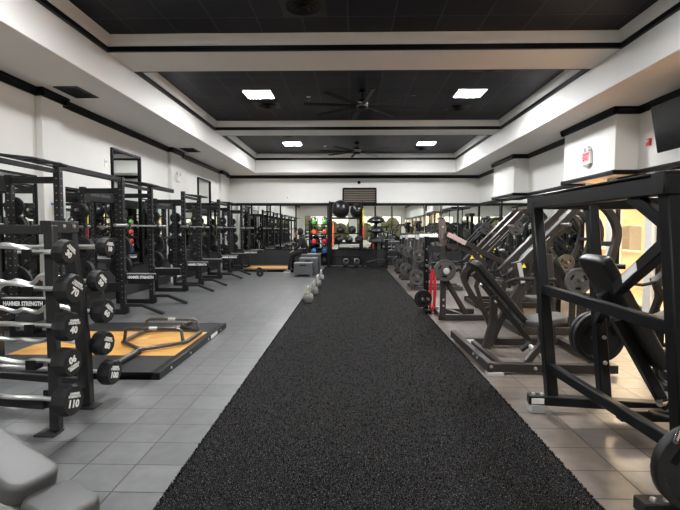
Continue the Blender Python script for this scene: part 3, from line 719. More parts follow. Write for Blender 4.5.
def curl_bar(hc, r, num, lab, ph):
    r *= 1.05
    # hc: centre of the visible head; axis along x
    t = thing('curl_bar', lab, 'fixed barbell', hc, R(BAR_TURN), 'fixed curl bars on the A-frame rack')
    L = .112 if r > .095 else .09
    def head(x, s):
        h = MB(); pts = [(r * .80, -L / 2), (r * .97, -L / 2 + .018), (r, -L / 2 + .03), (r, L / 2 - .03), (r * .97, L / 2 - .018), (r * .88, L / 2)]
        h.lathe(pts, (x, 0, 0), (1, 0, 0), 12)
        o = h.build('head', 'rubber', t, sharp=25)
        if s > 0:
            q = ph; ey = V((0, math.sin(q), math.cos(q))); ex = V((0, math.cos(q), -math.sin(q)))
            text('lettering', 'HAMMER\nSTRENGTH', r * .21, 'white', o, V((x + L / 2 + .0012, 0, 0)) + ey * r * .32, ex, ey, .0006, 1.0, .001)
            text('lettering', num, r * .62, 'white', o, V((x + L / 2 + .0012, 0, 0)) - ey * r * .22, ex, ey, .0006, 1.05, .003)
        MB().cyl((x - s * L / 2, 0, 0), (x - s * (L / 2 + .03), 0, 0), .024, .024).build('collar', 'chrome', t)
    head(0, 1); head(-1.55, -1)
    a = -L / 2 - .02; e = -1.55 + L / 2 + .02; n = 1; z = .0
    k = V((0, math.cos(ph * 1.3 + num.__hash__() * 0 + len(num)), math.sin(ph * 1.3))) * .055
    m = [V((a, 0, 0)), V((-.26, 0, 0)), V((-.36, 0, .0)) + k, V((-.48, 0, 0)) + k * .9, V((-.66, 0, 0)) - k * .9, V((-.775, 0, 0)) - k * .2, V((-.89, 0, 0)) - k * .9, V((-1.07, 0, 0)) + k * .9, V((-1.19, 0, 0)) + k, V((-1.29, 0, 0)), V((e, 0, 0))]
    MB().tube(m, .018, 10, 3).build('shaft', 'curlchrome', t)
nw = ['topmost', 'second from the top', 'middle', 'second lowest', 'lowest']
for i, (u, v, r, s) in enumerate(near_px):
    curl_bar(P(u, v, NEAR_Y), r, s, 'curl bar with black head marked %s, %s on camera side of rack' % (s, nw[i]), [.7, .55, .15, 2.95, .25][i])
for i, (u, v, r, s) in enumerate(far_px):
    curl_bar(P(u, v, FARY[i]), r, s, 'curl bar with black head marked %s, %s on far side of rack' % (s, nw[i]), [.1, .75, .7, .35, .3][i])

# ------------------------------------------------------------------ bench at the bottom left
def rounded_pad(mb, c, L, W, T, rot, cr=.07, n=6):
    pts = []
    for sx, sy, a0 in ((1, 1, 0), (-1, 1, 90), (-1, -1, 180), (1, -1, 270)):
        for k in range(n + 1):
            a = R(a0 + 90 * k / n); pts.append((sx * (L / 2 - cr) + cr * math.cos(a), sy * (W / 2 - cr) + cr * math.sin(a)))
    rot = rot.to_3x3(); ex = rot @ V((1, 0, 0)); ey = rot @ V((0, 1, 0)); ez = rot @ V((0, 0, 1))
    return mb.prism(pts, V(c) - ez * T / 2, ex, ey, ez * T)
def near_bench():
    t = thing('adjustable_bench', 'grey padded adjustable bench beside the curl bar rack, cut by the picture corner', 'bench', (-1.13, 1.66, 0), R(-22))
    b = rounded_pad(MB(), (-.48, .03, .615), .84, .205, .085, Matrix.Rotation(R(14), 3, 'Y'), .06); b.build('back_pad', 'gvinyl', t, .022, seg=3)
    s = rounded_pad(MB(), (.04, .035, .465), .25, .20, .075, Matrix.Rotation(R(-8), 3, 'Z') @ Matrix.Rotation(R(2), 3, 'Y'), .06); s.build('seat_pad', 'gvinyl', t, .022, seg=3)
    MB().beam((-.95, 0, .34), (.2, 0, .34), .06, .06).build('spine', 'steel', t, .005)
    MB().beam((-.85, 0, .60), (-.1, 0, .43), .05, .03).build('pad_frame', 'silver', t, .003)
    MB().beam((-.75, 0, .36), (-.7, 0, .58), .04, .04).build('adjust_strut', 'silver', t, .003)
    MB().beam((.11, 0, .36), (.11, 0, .43), .05, .05).build('seat_post', 'steel', t, .003)
    for x in (-.88, .15):
        MB().beam((x, 0, .05), (x, 0, .34), .06, .06).build('leg', 'steel', t, .005)
        MB().beam((x, -.24, .03), (x, .24, .03), .06, .06).build('foot_bar', 'steel', t, .005)
near_bench()

# ------------------------------------------------------------------ shared machine helpers
def tubes(t, name, m, *segs, w=.08, h=.08, bevel=.006):
    for sg in segs:
        if len(sg) == 2: MB().beam(sg[0], sg[1], w, h).build(name, m, t, bevel, world=True)
        else: MB().path(sg, w, h, n=4).build(name, m, t, 0, world=True)
def bolt_at(t, pts, nrm=(0, -1, 0), r=.018):
    for p in pts: MB().lathe([(r, 0), (r * .85, r * .8), (0, r)], p, nrm, 10).build('bolt', 'bolt', t, world=True)
def dirpad(t, name, m, top, bot, y0, y1, thick, cr=.06):
    top = V(top); bot = V(bot); d = V((bot.x - top.x, 0, bot.z - top.z)); L = d.length; d.normalize(); ey = V((0, 1, 0)); ez = d.cross(ey)
    rot = Matrix((d, ey, ez)).transposed(); c = V(((top.x + bot.x) / 2, (y0 + y1) / 2, (top.z + bot.z) / 2)) + ez * thick / 2
    o = rounded_pad(MB(), c, L, y1 - y0, thick, rot, cr).build(name, m, t, thick * .28, world=True, seg=3)
    return d, ez
def triangle_label(t, c, ex, ey, s=.03):
    c = V(c); ex = V(ex); ey = V(ey); ez = ex.cross(ey)
    MB().prism([(-s, -s * .8), (s, -s * .8), (0, s * .9)], c, ex, ey, ez * .003).build('warning_label', 'yellow', t, world=True)

# ------------------------------------------------------------------ nearest press machine
def big_press():
    t = thing('press_machine', 'large black cage-framed press machine nearest the camera beside the turf', 'press machine', (2.1, 3.3, 0))
    S = 'steel'
    A0, A1 = V((1.665, 3.87, .13)), V((1.62, 4.18, 1.74)); B0, B1 = V((1.785, 2.47, .07)), V((1.66, 2.50, 1.74)); C0, C1 = V((2.06, 3.80, .12)), V((2.12, 4.22, 1.74)); D0, D1 = V((2.85, 2.48, .09)), V((2.8, 2.5, 1.8))
    for a, b in ((A0, A1), (B0, B1), (C0, C1), (D0, D1)): MB().beam(a, b, .088, .088, (0, 1, 0)).build('upright', S, t, .008, world=True)
    MB().beam((1.63, 4.28, 1.74), (1.655, 2.44, 1.735), .10, .10).beam((1.63, 4.28, 1.797), (1.655, 2.44, 1.797), .125, .015).build('top_rail', S, t, .006, world=True)
    MB().beam((1.59, 2.5, 1.745), (2.95, 2.5, 1.745), .115, .125).build('cross_rail', S, t, .006, world=True)
    MB().beam((1.6, 4.22, 1.735), (2.85, 4.22, 1.735), .10, .10).build('cross_rail', S, t, .006, world=True)
    MB().beam((2.85, 4.22, 1.735), (2.8, 2.5, 1.735), .10, .10).build('top_rail', S, t, .006, world=True)
    MB().beam((1.645, 4.06, 1.0), (1.735, 2.5, .975), .06, .075).build('middle_rail', S, t, .006, world=True)
    MB().beam((1.665, 3.93, .36), (1.775, 2.5, .33), .06, .075).build('lower_rail', S, t, .006, world=True)
    MB().beam((1.47, 3.87, .105), (2.6, 3.70, .105), .09, .075).build('base_beam', S, t, .006, world=True)
    MB().beam((1.53, 2.46, .0375), (2.95, 2.46, .0375), .10, .075).build('base_beam', S, t, .006, world=True)
    MB().beam((2.6, 3.7, .105), (2.85, 2.5, .06), .08, .075).build('base_beam', S, t, .006, world=True)
    MB().box((1.54, 3.86, .035), (.12, .11, .068)).build('rubber_foot', 'gplastic', t, .006, world=True)
    MB().box((1.53, 3.808, .105), (.10, .006, .045)).build('label', 'white', t, world=True)
    bolt_at(t, [(1.51, 3.86, .143), (1.58, 3.85, .143), (1.60, 2.45, .075), (1.67, 2.45, .075)], (0, 0, 1))
    bolt_at(t, [(1.66, 3.90, .34), (1.66, 3.93, .50), (1.655, 4.0, .97), (1.79, 2.425, .62), (1.765, 2.432, 1.15), (2.075, 3.835, .42), (2.082, 3.875, .62), (2.088, 3.90, .78)])
    # reclined backrest, its back to the turf
    top, bot = (1.75, 3.5, 1.285), (2.225, 3.5, .485)
    d, n = dirpad(t, 'back_pad', 'vinyl', top, bot, 3.33, 3.70, .085, .05)
    p0 = V((1.9, 3.51, 1.06)) - n * .045; p1 = V((2.4, 3.51, .2)) - n * .045
    MB().beam(p0, p1, .07, .07).build('pad_spine', S, t, .006, world=True)
    MB().beam(p1 + V((-.35, 0, -.06)), p1 + V((.6, 0, -.06)), .08, .08).build('seat_rail', S, t, .006, world=True)
    MB().beam((2.08, 3.98, .74), (1.93, 3.55, .95), .06, .08).build('pad_brace', S, t, .005, world=True)
    MB().beam((1.93, 3.47, .86), (1.745, 3.0, .985), .05, .06).build('pad_brace', S, t, .005, world=True)
    rounded_pad(MB(), (2.6, 3.5, .43), .46, .36, .085, Matrix.Rotation(R(-8), 3, 'Y'), .08).build('seat_pad', 'vinyl', t, .022, world=True, seg=3)
    MB().beam((2.55, 3.5, .14), (2.55, 3.5, .38), .07, .07).build('seat_post', S, t, .005, world=True)
    MB().cyl((2.24, 3.36, .27), (2.36, 3.42, .27), .016).cyl((2.2, 3.34, .27), (2.24, 3.36, .27), .026).build('adjuster_pin', 'chrome', t, world=True)
    MB().beam((2.2, 3.42, .17), (2.35, 3.42, .13), .08, .012).build('adjuster_plate', 'steel_grey', t, world=True)
    # lever arm with white sticker, gussets, grips
    a, b = V((1.735, 2.56, 1.46)), V((1.87, 3.32, 1.09)); MB().beam(a, b, .07, .085).build('lever_arm', S, t, .006, world=True)
    dd = (b - a).normalized(); sd = dd.cross(V((0, 0, 1))).normalized(); 
    if sd.x > 0: sd = -sd
    up = sd.cross(dd).normalized(); c = a.lerp(b, .63) + sd * .037
    MB().add([c + dd * x * .12 + up * y * .027 + sd * z for z in (0, .003) for x, y in ((-1, -1), (1, -1), (1, 1), (-1, 1))], [(0, 1, 2, 3), (4, 5, 6, 7), (0, 1, 5, 4), (1, 2, 6, 5), (2, 3, 7, 6), (3, 0, 4, 7)]).build('instruction_label', 'white', t, world=True)
    MB().beam((1.645, 2.80, 1.70), (1.68, 2.53, 1.53), .06, .07).build('gusset', S, t, .005, world=True)
    MB().beam((1.70, 2.50, 1.2), (1.70, 2.50, 1.2001), .01, .01)
    MB().cyl((2.17, 4.16, 1.19), (2.34, 4.05, 1.19), .022).build('grip', 'rubber', t, world=True)
    MB().cyl((2.10, 3.92, .55), (2.205, 4.48, .55), .025).build('plate_horn', 'bar', t, world=True)
    MB().cyl((1.77, 2.46, .29), (1.77, 2.28, .29), .025).build('plate_horn', 'bar', t, world=True)
    MB().cyl((1.60, 2.30, .46), (1.66, 2.36, .49), .012).build('pull_pin', 'chrome', t, world=True)
    return t
big_press()
plate((2.205, 4.19, .55), .225, 'inner black weight plate low on the far post of the cage press machine', .05, group='plates on the cage press machine')
plate((2.205, 4.26, .55), .225, 'outer black weight plate low on the far post of the cage press machine', .05, group='plates on the cage press machine')
plate((1.77, 2.38, .29), .225, 'big black weight plate at the near bottom corner of the cage press machine', .06, group='plates on the cage press machine')

# ------------------------------------------------------------------ incline bench machine
def incline_machine():
    t = thing('incline_press_machine', 'dark incline press machine with slanted black backrest and grey seat beside the turf', 'press machine', (1.95, 5.5, 0))
    S = 'bronze'
    MB().beam((1.41, 6.45, .075), (1.455, 4.84, .075), .07, .10).build('rear_foot', S, t, .006, world=True)
    MB().beam((1.56, 6.1, .06), (1.60, 4.95, .06), .06, .07).build('inner_rail', S, t, .006, world=True)
    MB().beam((1.455, 4.90, .07), (2.75, 4.86, .07), .09, .09).build('base_beam', S, t, .006, world=True)
    MB().beam((1.42, 6.02, .07), (2.75, 6.08, .07), .09, .09).build('base_beam', S, t, .006, world=True)
    MB().beam((2.7, 4.86, .07), (2.7, 6.08, .07), .08, .09).build('front_foot', S, t, .006, world=True)
    MB().box((1.50, 4.86, .012), (.16, .1, .024)).build('foot_plate', 'silver', t, world=True)
    MB().box((1.425, 6.35, .012), (.14, .1, .024)).build('foot_plate', 'silver', t, world=True)
    MB().box((1.50, 5.967, .085), (.14, .006, .05)).build('label', 'white', t, world=True)
    bolt_at(t, [(1.455, 4.835, .09), (1.9, 4.81, .08)]); bolt_at(t, [(1.415, 5.2, .085), (1.41, 5.35, .085)], (-1, 0, 0))
    top, bot = (1.40, 5.5, 1.11), (1.98, 5.5, .42)
    d, n = dirpad(t, 'back_pad', 'vinyl', top, bot, 5.35, 5.64, .075, .06)
    c0 = V((1.45, 5.5, 1.02)) - n * .03; c1 = V((2.12, 5.5, .22)) - n * .03
    MB().beam(c0, c1, .06, .06).build('pad_spine', S, t, .005, world=True)
    bolt_at(t, [V((1.55, 5.42, .92)) - n * .06, V((1.72, 5.42, .72)) - n * .06], -n, .02)
    MB().path([(1.66, 5.48, .74), (1.66, 5.48, .40), (1.58, 5.48, .12)], .07, .09).build('rear_post', S, t, 0, world=True)
    MB().path([P(515, 262, 5.9), P(521, 285, 5.9), P(500, 320, 5.9), P(489, 345, 5.95)], .08, .09, (0, 1, 0)).build('press_arm', S, t, .006, world=True)
    MB().path([P(468, 266, 5.95), P(463, 277, 5.95), P(473, 297, 5.95), P(484, 311, 5.95)], .06, .07, (0, 1, 0), n=4).build('curved_arm', S, t, 0, world=True)
    MB().path([P(484, 311, 5.95), P(495, 338, 6.0)], .06, .06, (0, 1, 0)).build('curved_arm', S, t, 0, world=True)
    rounded_pad(MB(), (2.22, 5.42, .475), .46, .40, .075, Matrix.Rotation(R(-9), 3, 'Y'), .13).build('seat_pad', 'gvinyl', t, .022, world=True, seg=3)
    MB().beam((2.2, 5.42, .07), (2.2, 5.42, .43), .07, .07).build('seat_post', S, t, .005, world=True)
    MB().beam((2.15, 5.02, .42), (1.85, 4.94, .1), .05, .07).build('seat_strut', S, t, .005, world=True)
    MB().cyl(P(528, 344, 5.1), P(549, 366, 4.95), .026).build('gas_strut', 'silver', t, world=True)
    MB().cyl(P(521, 350, 5.1), P(530, 343, 5.1), .03).build('adjuster', 'rubber', t, world=True)
    MB().tube([P(505, 283, 5.7), P(515, 279, 5.7), P(535, 279, 5.6), P(556, 280, 5.5)], .022, 8).build('grip', 'rubber', t, world=True)
    MB().beam(P(519, 263, 5.85), P(523, 283, 5.85), .05, .012).build('label', 'silver', t, world=True)
    tubes(t, 'upright', S, ((2.55, 5.95, .1), (2.5, 6.0, 1.2)), ((2.55, 4.95, .1), (2.52, 5.0, .7)))
    MB().cyl((2.5, 5.9, .6), (2.5, 5.9, .85), .03).build('pivot', 'steel', t, world=True)
    return t
incline_machine()

# ------------------------------------------------------------------ bronze shoulder press with pink sticker, and the black stand beside it
def bronze_press():
    t = thing('shoulder_press_machine', 'bronze framed press machine with faded pink sticker on its slanted arm', 'press machine', (1.75, 8.0, 0))
    S = 'bronze'; Y = 7.8
    MB().beam((1.46, 7.82, .05), (2.3, 7.82, .05), .09, .09).build('base_beam', S, t, .006, world=True)
    MB().beam((1.5, 8.42, .05), (2.2, 8.42, .05), .09, .09).build('base_beam', S, t, .006, world=True)
    MB().beam((1.55, 7.82, .05), (1.55, 8.42, .05), .08, .08).build('side_rail', S, t, .006, world=True)
    MB().beam((1.9, 7.82, .05), (1.75, 8.42, .05), .08, .08).build('side_rail', S, t, .006, world=True)
    MB().beam((1.53, Y, .05), (1.525, Y, 1.27), .085, .10).build('upright', S, t, .006, world=True)
    MB().beam((1.525, Y, 1.24), (1.49, Y, 1.68), .10, .12).build('upper_post', 'bronzelight', t, .006, world=True)
    MB().beam((1.53, Y - .03, .74), (1.93, Y + .1, .1), .06, .075).build('brace', S, t, .006, world=True)
    MB().beam((1.27, Y + .05, 1.19), (1.65, Y, 1.19), .07, .10).build('arm_beam', 'steel_grey', t, .006, world=True)
    MB().path([P(447, 246, 7.7), P(463, 248, 7.7), P(474, 255, 7.7), P(486, 266, 7.7)], .08, .10, (0, 1, 0), n=4).build('bent_arm', S, t, 0, world=True)
    a, b = P(445, 233, 7.65), P(512, 267, 7.65)
    MB().beam(a, b, .07, .11, (0, 1, 0)).build('slanted_arm', S, t, .006, world=True)
    d = (b - a).normalized(); 
    MB().beam(a.lerp(b, .03) + V((0, -.06, 0)), a.lerp(b, .30) + V((0, -.06, 0)), .075, .006, (0, 1, 0)).build('sticker', 'pink', t, world=True)
    triangle_label(t, P(472, 257, 7.64), (1, 0, 0), (0, 0, 1), .035)
    bolt_at(t, [(1.50, Y - .06, 1.55), (1.51, Y - .06, 1.38), (1.53, Y - .05, .35), (1.53, Y - .05, .25)], r=.02)
    MB().cyl((1.53, Y - .03, .845), (1.53, Y - .26, .845), .025).build('plate_horn', 'bar', t, world=True)
    MB().lathe([(.05, 0), (.05, .02), (.02, .03), (0, .03)], (1.53, Y - .24, .845), (0, -1, 0)).build('end_cap', 'silver', t, world=True)
    rounded_pad(MB(), P(505, 297, 8.1) + V((.1, 0, .1)), .45, .36, .07, Matrix.Identity(3), .1).build('seat_pad', 'gvinyl', t, .02, world=True, seg=2)
    MB().beam((2.3, 8.2, .08), (2.78, 8.15, .33), .07, .07).build('seat_support', S, t, .005, world=True)
    return t
bronze_press()
plate((1.53, 7.66, .845 - .0), .178, 'grey iron plate on the bronze press machine with the pink sticker', .05, 'gplate')
def band_stand():
    t = thing('plate_tree', 'narrow black plate stand with a red band, beside the turf edge', 'plate stand', (1.39, 8.7, 0))
    MB().box((0, 0, .71), (.085, .085, 1.34)).build('post', 'steel', t, .006)
    MB().bx(-.05, .35, -.04, .04, .0, .07).build('base', 'steel', t, .006)
    MB().bx(-.06, .06, -.3, .3, 0, .05).build('base', 'steel', t, .006)
    MB().cyl((0, -.04, .26), (0, -.30, .26), .025).build('plate_horn', 'bar', t)
    MB().cyl((0, -.04, .85), (0, -.2, .85), .025).build('plate_horn', 'bar', t)
    MB().beam((.0, 0, 1.33), (.3, 0, 1.33), .06, .08).build('arm', 'steel', t, .005)
    bo = [(0, -.043, z) for z in (.35, .55, .75, .95, 1.15)]
    for p in bo: MB().lathe([(.014, 0), (.01, .01), (0, .011)], p, (0, -1, 0), 8).build('bolt', 'bolt', t)
band_stand()
plate((1.31, 8.50, .26), .16, 'small black plate leaning low on the narrow plate stand', .045)
def red_band():
    c = V((1.49, 8.62, .62)); t = MB()
    pts = [V((.0, 0, .16)), V((.03, 0, .1)), V((.045, 0, -.2)), V((.03, 0, -.5)), V((-.01, 0, -.58)), V((-.045, 0, -.5)), V((-.035, 0, -.1)), V((-.02, 0, .1))]
    m = MB().tube(pts, .016, 8, closed=True); m.tube([p + V((.02, -.02, -.02)) for p in pts], .014, 8, closed=True)
    o = m.build('resistance_band', 'redv', None, loc=V((0, 0, 0))); o.location = c; tag(o, 'red resistance band hanging on the narrow plate stand', 'resistance band')
red_band()

# ------------------------------------------------------------------ twin-rail lever machines and others further back
def lever_machine(loc, rz, lab, m='bronze', padm='vinyl'):
    t = thing('lever_press_machine', lab, 'press machine', loc, rz)
    for y in (-.42, .42): MB().beam((.5, y, .06), (1.9, y, .06), .08, .10).build('base_beam', m, t, .006)
    for x in (.55, 1.8): MB().beam((x, -.5, .05), (x, .5, .05), .08, .09).build('foot', m, t, .006)
    for y in (-.24, .24):
        MB().beam((.45, y, .86), (1.42, y, 1.86), .09, .13, (0, 1, 0)).build('lever_arm', m, t, .006)
        MB().path([(1.42, y, 1.86), (1.74, y, 1.86), (1.97, y, 1.52), (1.90, y, 1.10), (1.74, y, .65), (1.72, y, .1)], .09, .10, (0, 1, 0), n=4).build('rear_upright', m, t)
        MB().path([(.50, y * 1.5, .92), (.60, y * 1.6, .70), (.52, y * 1.7, .42), (.62, y * 1.7, .1)], .07, .08, (0, 1, 0)).build('front_post', m, t, .005)
        MB().tube([(.46, y, .88), (.32, y * 1.2, .84), (.25, y * 1.9, .84)], .02, 8).build('grip', 'rubber', t)
        s = 1 if y > 0 else -1
        MB().cyl((1.15, y + s * .05, 1.58), (1.15, y + s * .32, 1.58), .025).build('plate_horn', 'bar', t)
        MB().beam((1.36, y, .06), (1.36, y, .86), .07, .07).build('horn_post', m, t, .005)
        MB().cyl((1.36, y + s * .03, .80), (1.36, y + s * .28, .80), .025).build('plate_horn', 'bar', t)
    MB().beam((1.0, -.24, 1.43), (1.0, .24, 1.43), .07, .07).build('cross_tube', m, t, .005)
    MB().beam((1.94, -.24, 1.3), (1.94, .24, 1.3), .07, .07).build('cross_tube', m, t, .005)
    MB().prism([(-.036, -.03), (.036, -.03), (0, .034)], (.62, -.308, .99), (1, 0, 0), (0, 0, 1), (0, -.003, 0)).build('warning_label', 'yellow', t)
    MB().beam((.78, -.292, 1.2), (.98, -.292, 1.405), .006, .06, (0, 1, 0)).build('instruction_label', 'silver', t)
    rot = Matrix.Rotation(R(62), 3, 'Y')
    rounded_pad(MB(), (1.28, 0, .80), .72, .30, .08, rot, .06).build('back_pad', padm, t, .02, seg=2)
    rounded_pad(MB(), (.98, 0, .46), .40, .36, .08, Matrix.Identity(3), .1).build('seat_pad', 'gvinyl', t, .02, seg=2)
    MB().beam((.98, 0, .06), (.98, 0, .42), .07, .07).build('seat_post', m, t, .005)
    MB().beam((.55, 0, .06), (1.8, 0, .06), .08, .08).build('center_rail', m, t, .005)
    MB().beam((1.22, 0, .45), (1.72, 0, .9), .06, .06).build('pad_brace', m, t, .005)
    return t
lv = [((1.88, 7.15, 0), 'bronze twin-arm lever press machine just behind the incline press machine', 'bronze'),
      ((1.9, 9.5, 0), 'bronze twin-arm lever press machine further back, seen past the bronze shoulder press', 'bronze'),
      ((3.4, 10.9, 0), 'dark twin-arm lever machine close to the side wall mirror', 'steel_grey'),
      ((3.3, 13.2, 0), 'dark twin-arm lever machine by the middle side mirror panel', 'steel_grey'),
      ((3.2, 5.45, 0), 'bronze twin-arm lever machine behind the cage press, by the annex glazing', 'bronze'),
      ((3.2, 15.6, 0), 'dark twin-arm lever machine nearest the far right corner', 'steel_grey')]
for i, (loc, lab, m) in enumerate(lv):
    lever_machine(loc, 0, lab, m)
    for s in (-1, 1):
        sd = 'near' if s < 0 else 'far'
        wh = ['behind the incline press', 'past the shoulder press', 'by the nearest side mirror', 'by the middle side mirror', 'by the annex glazing', 'in the far corner'][i]
        if i not in (0, 1): plate((loc[0] + 1.15, loc[1] + s * .40, 1.556), .20, 'round plate on the raised %s arm of the lever machine %s' % (sd, wh), .045, 'gplate' if i % 2 else 'plate')
        plate((loc[0] + 1.36, loc[1] + s * .40, .776), .19, 'round plate on the low %s horn of the lever machine %s' % (sd, wh), .045, 'gplate' if i % 2 == 0 else 'plate')

def row_machine(loc, rz, lab, m, top=1.45):
    t = thing('seated_row_machine', lab, 'row machine', loc, rz)
    for y in (-.35, .35):
        MB().beam((0, y, .05), (1.3, y, .05), .08, .09).build('base_beam', m, t, .005)
        MB().beam((.1, y, .08), (.25, y, top), .08, .09, (0, 1, 0)).build('upright', m, t, .005)
        MB().path([(.25, y, top), (.6, y, top - .08), (.85, y * .8, top - .45), (.75, y * .8, .8)], .06, .08, (0, 1, 0), n=3).build('swing_arm', m, t)
        s = 1 if y > 0 else -1
        MB().cyl((.18, y + s * .04, .88), (.18, y + s * .26, .88), .025).build('plate_horn', 'bar', t)
        MB().cyl((.13, y + s * .04, .36), (.13, y + s * .26, .36), .025).build('plate_horn', 'bar', t)
        MB().tube([(.75, y * .8, .8), (.78, y * .5, .82), (.78, y * .2, .86)], .018).build('grip', 'rubber', t)
    for z in (.12, top): MB().beam((.1 if z < 1 else .25, -.4, z), (.1 if z < 1 else .25, .4, z), .07, .08).build('cross_tube', m, t, .005)
    MB().box((.22, 0, top - .1), (.05, .5, .12)).build('sign_panel', 'wplastic', t, .005)
    MB().box((.42, -.42, top - .06), (.46, .03, .09)).build('sign_panel', 'wplastic', t, .005)
    rounded_pad(MB(), (1.0, 0, .48), .5, .34, .08, Matrix.Identity(3), .1).build('seat_pad', 'vinyl', t, .02, seg=2)
    rounded_pad(MB(), (.62, 0, .95), .45, .28, .08, Matrix.Rotation(R(80), 3, 'Y'), .06).build('chest_pad', 'gvinyl', t, .02, seg=2)
    MB().beam((1.0, 0, .06), (1.0, 0, .44), .07, .07).build('seat_post', m, t, .005)
    MB().beam((.3, 0, .06), (.62, 0, .9), .06, .07, (0, 1, 0)).build('pad_post', m, t, .005)
    MB().beam((.05, 0, .05), (1.3, 0, .05), .07, .08).build('center_rail', m, t, .005)
rw = [((1.50, 12.1, 0), 'row machine along the turf with white top panel and grey plates facing the camera', 'rowsteel', 1.42),
      ((1.50, 14.4, 0), 'row machine along the turf, directly behind the one with the white top panel', 'rowsteel', 1.38),
      ((1.55, 16.5, 0), 'dark framed row machine at the far end of the turf side', 'steel_grey', 1.35),
      ((3.0, 12.0, 0), 'dark framed row machine in the middle of the press machine area', 'steel_grey', 1.55)]
rw = rw[:3]
for i, (loc, lab, m, tp) in enumerate(rw):
    row_machine(loc, 0, lab, m, tp)
    wh = ['the row machine nearest the camera', 'the middle row machine', 'the dark row machine by turf end'][i]
    for s in (-1, 1):
        sd = 'near' if s < 0 else 'far'
        plate((loc[0] + .18, loc[1] + s * .51, .858), .16, 'grey plate on the upper horn, %s side of %s' % (sd, wh), .045, 'gplate')
        plate((loc[0] + .13, loc[1] + s * .51, .338), .19, 'grey plate on the lower horn, %s side of %s' % (sd, wh), .045, 'gplate')
def cable_tower(loc, lab, h=2.1):
    t = thing('cable_tower', lab, 'cable machine', loc)
    MB().bx(-.3, .3, -.45, .45, 0, .08).build('base', 'steel', t, .006)
    for y in (-.32, .32): MB().box((0, y, h / 2), (.09, .06, h - .02)).build('upright', 'steel', t, .006)
    MB().bx(-.09, .09, -.36, .36, h - .1, h).build('top_beam', 'steel', t, .006)
    MB().bx(-.06, .06, -.2, .2, .1, .9).build('weight_stack', 'plate', t, .004)
    MB().cyl((0, 0, .9), (0, 0, h - .1), .012).build('guide_rod', 'chrome', t)
    MB().box((-.05, 0, 1.3), (.02, .5, .5)).build('shroud', 'screen', t, .004)
cable_tower((4.3, 17.2, 0), 'tall black cable tower near the far right mirrored corner')
cable_tower((2.6, 18.3, 0), 'tall black cable tower before the back wall mirrors', 1.85)

# ------------------------------------------------------------------ kettlebells on the turf, plyo boxes
def kettlebell(loc, lab, r=.10, m='kettle', hm='chalk', group=None, rz=0, band=None):
    t = thing('kettlebell', lab, 'kettlebell', loc, rz, group)
    MB().lathe([(.0, .0), (r * .62, .0), (r * .9, r * .35), (r, r * .85), (r * .94, r * 1.3), (r * .7, r * 1.72), (r * .4, r * 1.9), (0, r * 1.95)], seg=22).build('body', m, t)
    MB().tube([(-r * .62, 0, r * 1.5), (-r * .82, 0, r * 2.2), (-r * .66, 0, r * 2.85), (0, 0, r * 3.05), (r * .66, 0, r * 2.85), (r * .82, 0, r * 2.2), (r * .62, 0, r * 1.5)], r * .2, 8, 3).build('handle', hm, t)
    if band: MB().tube([(-r * .80, 0, r * 2.0), (-r * .84, 0, r * 2.25)], r * .24, 8).build('colour_band', band, t)
    return t
kp = [((-.87, 9.55), .108, 'yellow', 'nearest', ), ((-.85, 10.75), .10, None, 'second nearest'), ((-.86, 12.2), .10, None, 'second farthest'), ((-.88, 13.8), .095, None, 'farthest')]
for (x, y), r, b, w in kp:
    kettlebell((x, y, .016), 'grey kettlebell with chalky handle, %s in the row on the turf edge' % w, r, group='kettlebell row on the turf edge', rz=R(82), band=b)
def plyo(loc, w, d, h, lab, rz=0):
    t = thing('plyo_box', lab, 'plyo box', loc, rz, 'grey plyo boxes')
    tp = .90; b = MB()
    pol = lambda wd: [(-wd / 2, 0), (-wd * .36, 0), (-wd * .31, h * .12), (wd * .31, h * .12), (wd * .36, 0), (wd / 2, 0), (wd / 2 * tp, h - .03), (-wd / 2 * tp, h - .03)]
    b.prism(pol(w), (0, -d / 2, 0), (1, 0, 0), (0, 0, 1), (0, d, 0)); b.build('body', 'plyo', t, .006)
    MB().bx(-w / 2 * tp - .01, w / 2 * tp + .01, -d / 2 - .01, d / 2 + .01, h - .03, h).build('top_pad', 'plyotop', t, .008)
    s = MB(); s.bx(-.10, .10, -d / 2 - .004, -d / 2 + .01, h * .78, h * .86); s.build('hand_slot', 'trim', t)
plyo((-1.55, 15.3, 0), .62, .5, .44, 'lowest grey plyo box, at the front of the three')
plyo((-1.44, 15.9, 0), .64, .55, .56, 'middle grey plyo box of the three')
plyo((-1.42, 16.6, 0), .70, .60, .66, 'tallest grey plyo box, at the back, carrying the seated person')

